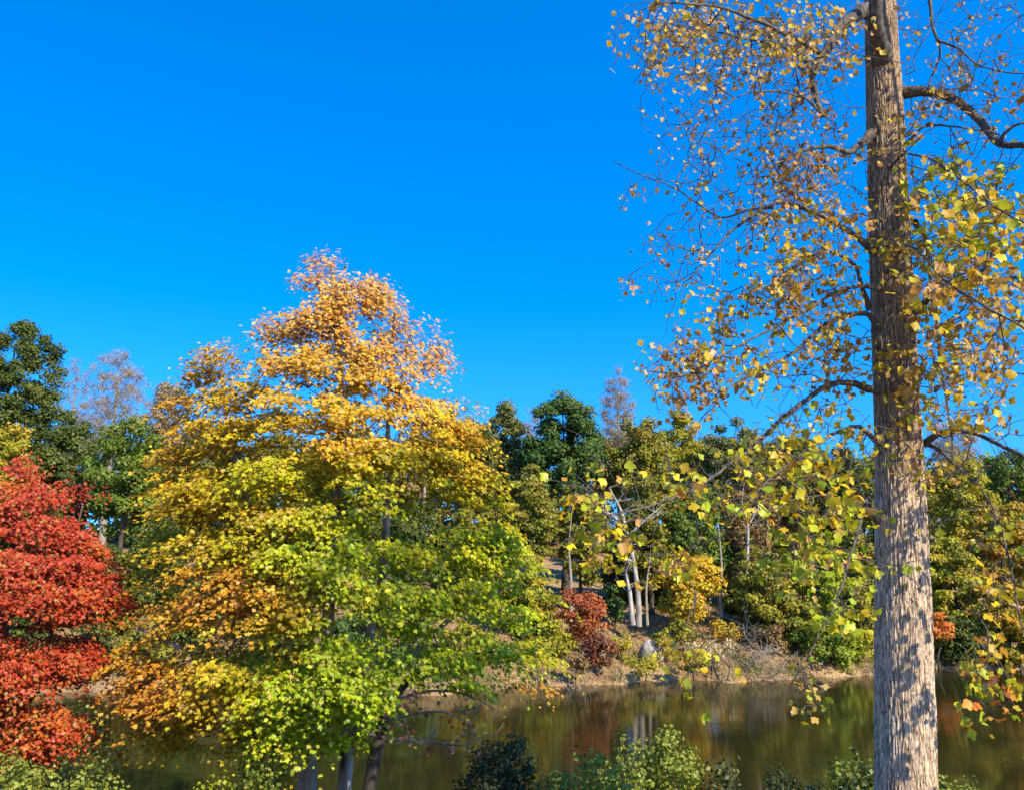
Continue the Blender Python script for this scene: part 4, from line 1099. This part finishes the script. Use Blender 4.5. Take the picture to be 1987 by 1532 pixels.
# where leaves hang: cx, cy, rx, ry, depth range, tips, palette, leaf size
ZONES = [
    (1440, 55, 205, 90, 6.7, 8.8, 430, P_T_TAN + P_T_GOLD[:2], .095),
    (1340, 120, 120, 75, 6.8, 8.8, 90, P_T_TAN, .09),
    (1560, 110, 130, 110, 7.2, 8.8, 110, P_T_BROWN, .09),
    (1400, 240, 110, 100, 7.2, 9.0, 75, P_T_TAN, .07),
    (1570, 280, 120, 100, 7.4, 8.8, 190, P_T_BROWN, .085),
    (1330, 400, 120, 110, 7.6, 8.8, 62, P_T_TAN, .085),
    (1520, 360, 90, 60, 7.6, 8.8, 110, P_T_BROWN, .085),
    (1300, 540, 90, 60, 7.6, 8.6, 34, P_T_TAN, .08),
    (1580, 470, 130, 90, 7.0, 8.6, 210, P_T_GOLD + P_T_BROWN, .10),
    (1530, 590, 130, 80, 6.8, 8.4, 190, P_T_GOLD + P_T_BROWN, .10),
    (1430, 690, 140, 75, 6.8, 8.2, 150, P_T_TAN + P_T_GOLD, .078),
    (1340, 735, 95, 70, 6.8, 7.6, 95, P_T_TAN + P_T_BROWN, .07),
    (1620, 690, 70, 60, 7.2, 8.4, 45, P_T_BROWN, .09),
    (1590, 870, 125, 85, 6.4, 8.0, 100, P_T_GREEN + P_T_GOLD[:2], .10),
    (1610, 960, 110, 70, 5.8, 7.4, 58, P_T_GREEN + P_T_GOLD[:1], .115),
    (1470, 930, 90, 90, 6.0, 7.0, 42, P_T_GREEN + P_T_GOLD, .11),
    (1240, 940, 150, 60, 6.0, 6.9, 50, P_T_GREEN + P_T_GOLD, .095),
    (1150, 1060, 70, 60, 6.2, 6.8, 26, P_T_GREEN + P_T_GOLD, .11),
    (1290, 1060, 80, 60, 6.2, 6.8, 26, P_T_GREEN + P_T_GOLD, .10),
    (1560, 1070, 120, 70, 6.2, 7.4, 60, P_T_GREEN, .11),
    (1650, 1180, 60, 50, 6.6, 7.6, 20, P_T_GREEN, .11),
    (1340, 1300, 70, 60, 6.0, 6.6, 20, P_T_GREEN + P_T_GOLD, .09),
    (1570, 1340, 38, 60, 6.4, 6.9, 16, P_T_TAN + P_T_GREEN, .075),
    (1850, 90, 150, 110, 7.8, 9.4, 120, P_T_TAN + P_T_BROWN, .065),
    (1880, 200, 120, 60, 7.6, 8.8, 70, P_T_BROWN, .07),
    (1870, 350, 120, 70, 6.2, 8.4, 100, P_T_GOLD + P_T_GREEN, .09),
    (1910, 440, 105, 80, 5.6, 8.0, 180, P_T_GOLD + P_T_GREEN, .095),
    (1880, 540, 120, 70, 5.8, 8.0, 130, P_T_GOLD + P_T_TAN, .10),
    (1900, 650, 110, 80, 6.0, 8.4, 120, P_T_GOLD + P_T_TAN, .095),
    (1880, 760, 100, 70, 6.6, 8.4, 60, P_T_GOLD + P_T_TAN, .09),
    (1900, 1000, 90, 110, 7.0, 8.0, 24, P_T_GREEN, .09),
    (1930, 1180, 60, 70, 6.8, 7.2, 16, P_T_GOLD, .10),
    (1930, 1320, 75, 70, 6.6, 7.0, 32, P_T_GREEN + P_ORANGE, .10),
    (1700, 690, 60, 30, 7.8, 8.3, 14, P_T_GOLD, .10),
    (1720, 1090, 40, 40, 7.2, 8.0, 9, P_T_GREEN, .11),
    # outside the frame, up towards the sun
    (2110, 700, 90, 260, 6.2, 7.8, 70, P_T_GOLD + P_T_GREEN, .13),
    (2110, 1130, 90, 430, 6.7, 7.5, 80, P_T_GOLD + P_T_GREEN, .15),
    (2100, 120, 80, 320, 6.0, 7.4, 230, P_T_GOLD + P_T_BROWN, .15),
    (2200, -60, 260, 120, 6.0, 8.0, 50, P_T_GOLD, .12),
    (1600, -120, 330, 100, 6.4, 8.8, 70, P_T_GOLD, .11),
]
tg, tp_, tsz, tzone = [], [], [], []
for zi, (cx_, cy_, rx_, ry_, d0, d1, n, pal, sz) in enumerate(ZONES):
    c_ = 0
    while c_ < n:
        u = rng.normal(size=2) * .6
        if u @ u > 1.6: continue
        p = at(cx_ + u[0] * rx_, cy_ + u[1] * ry_, rng.uniform(d0, d1))
        # keep twigs bunched
        if noise(p[None], .35)[0] < .38: continue
        tg.append(p); tzone.append(zi); c_ += 1
for cx_, cy_, rx_, ry_, n in ((1510, 340, 165, 260, 400), (1580, 700, 130, 200, 160), (1880, 200, 110, 220, 220), (1880, 760, 110, 160, 130), (1450, 950, 190, 120, 110), (1900, 1000, 80, 130, 70)):
    for _ in range(n):
        u = rng.normal(size=2) * .6
        tg.append(at(cx_ + u[0] * rx_, cy_ + u[1] * ry_, rng.uniform(7.1, 8.9))); tzone.append(-2)
n_tr = 330
sprout = []
for _ in range(n_tr):
    y = 230 + 690 * rng.random(); x = 1728 + (y - 500) * .035 + rng.normal() * 34
    if noise(np.array([[x / 50, y / 50, 0]]), 1)[0] < .4: continue
    p = at(x, y, YT); p[1] = YT - .36 - abs(rng.normal()) * .28
    tg.append(p + [0, 0, (p[1] - YT) * .2]); tzone.append(-1)
tg = np.array(tg); tzone = np.array(tzone)
tips = sk.grow(tg, rng, up=-.15, arch=.07, wig=.2, tip_r=.0028, step=.14, expo=2.6)
own = np.array(sk.own)[tips]
pal_all = [P_T_GOLD + P_T_BROWN[:1] if z < 0 else ZONES[z][7] for z in tzone]
for k in range(len(LIMBS) + 36):
    sel = np.where(own == k)[0]
    if k >= len(LIMBS) and len(sel) == 0: continue
    if k < len(LIMBS):
        T = Tubes(); T.add(limb_parts[k][:, :3], limb_parts[k][:, 3], 9 if limb_parts[k][0, 3] > .02 else 6, .05, rng)
    else:
        T = Tubes()
    sk.tubes(T, 4, own=k, rmax=.011)
    stalks = []
    for s_ in sel:
        z = tzone[s_]
        if z == -2: continue
        c0 = np.array(sk.p[tips[s_]]); pr = np.array(sk.p[sk.par[tips[s_]]])
        m = rng.integers(1, 5) if z >= 0 else rng.integers(1, 4)
        f = rng.random((m, 1)) * .9
        off = rng.normal(size=(m, 3)) * .042; off[:, 2] -= .045
        a_ = c0 * (1 - f) + pr * f
        for q1, q2 in zip(a_, a_ + off): T.add([q1, q1 * .5 + q2 * .5 + [0, 0, .008], q2], [.0016, .0013, .0011], 3)
        stalks.append((s_, a_ + off, off))
    lo = T.build('limb' if k < len(LIMBS) else 'sprout', M_LIMB, troot, tl)
    if not stalks or lo is None: continue
    pos, nr, sz, cl, tp2 = [], [], [], [], []
    for s_, pp, off in stalks:
        z = tzone[s_]; m = len(pp)
        base = ZONES[z][8] if z >= 0 else .10
        pos.append(pp + norm(off) * base * .3)
        nr.append(rng.normal(size=(m, 3)) * .8 + [.1, -.45, .45])
        sz.append(base * (.66 if base < .105 else .60) * (.8 if (z >= 0 and ZONES[z][1] < 620 and ZONES[z][0] < 1700) else 1) * rng.uniform(.6, 1.35, m))
        cl.append(mixcols(rng, pal_all[s_], m)); tp2.append(off * 4 + np.array([0, 0, -1.0]))
    if not pos: continue
    pos = np.concatenate(pos)
    leaves('leaves', T_TULIP, pos, np.concatenate(nr), np.concatenate(sz), np.concatenate(cl), M_LEAF, rng, tip=np.concatenate(tp2), origin=tl, curl=.7, parent=lo)
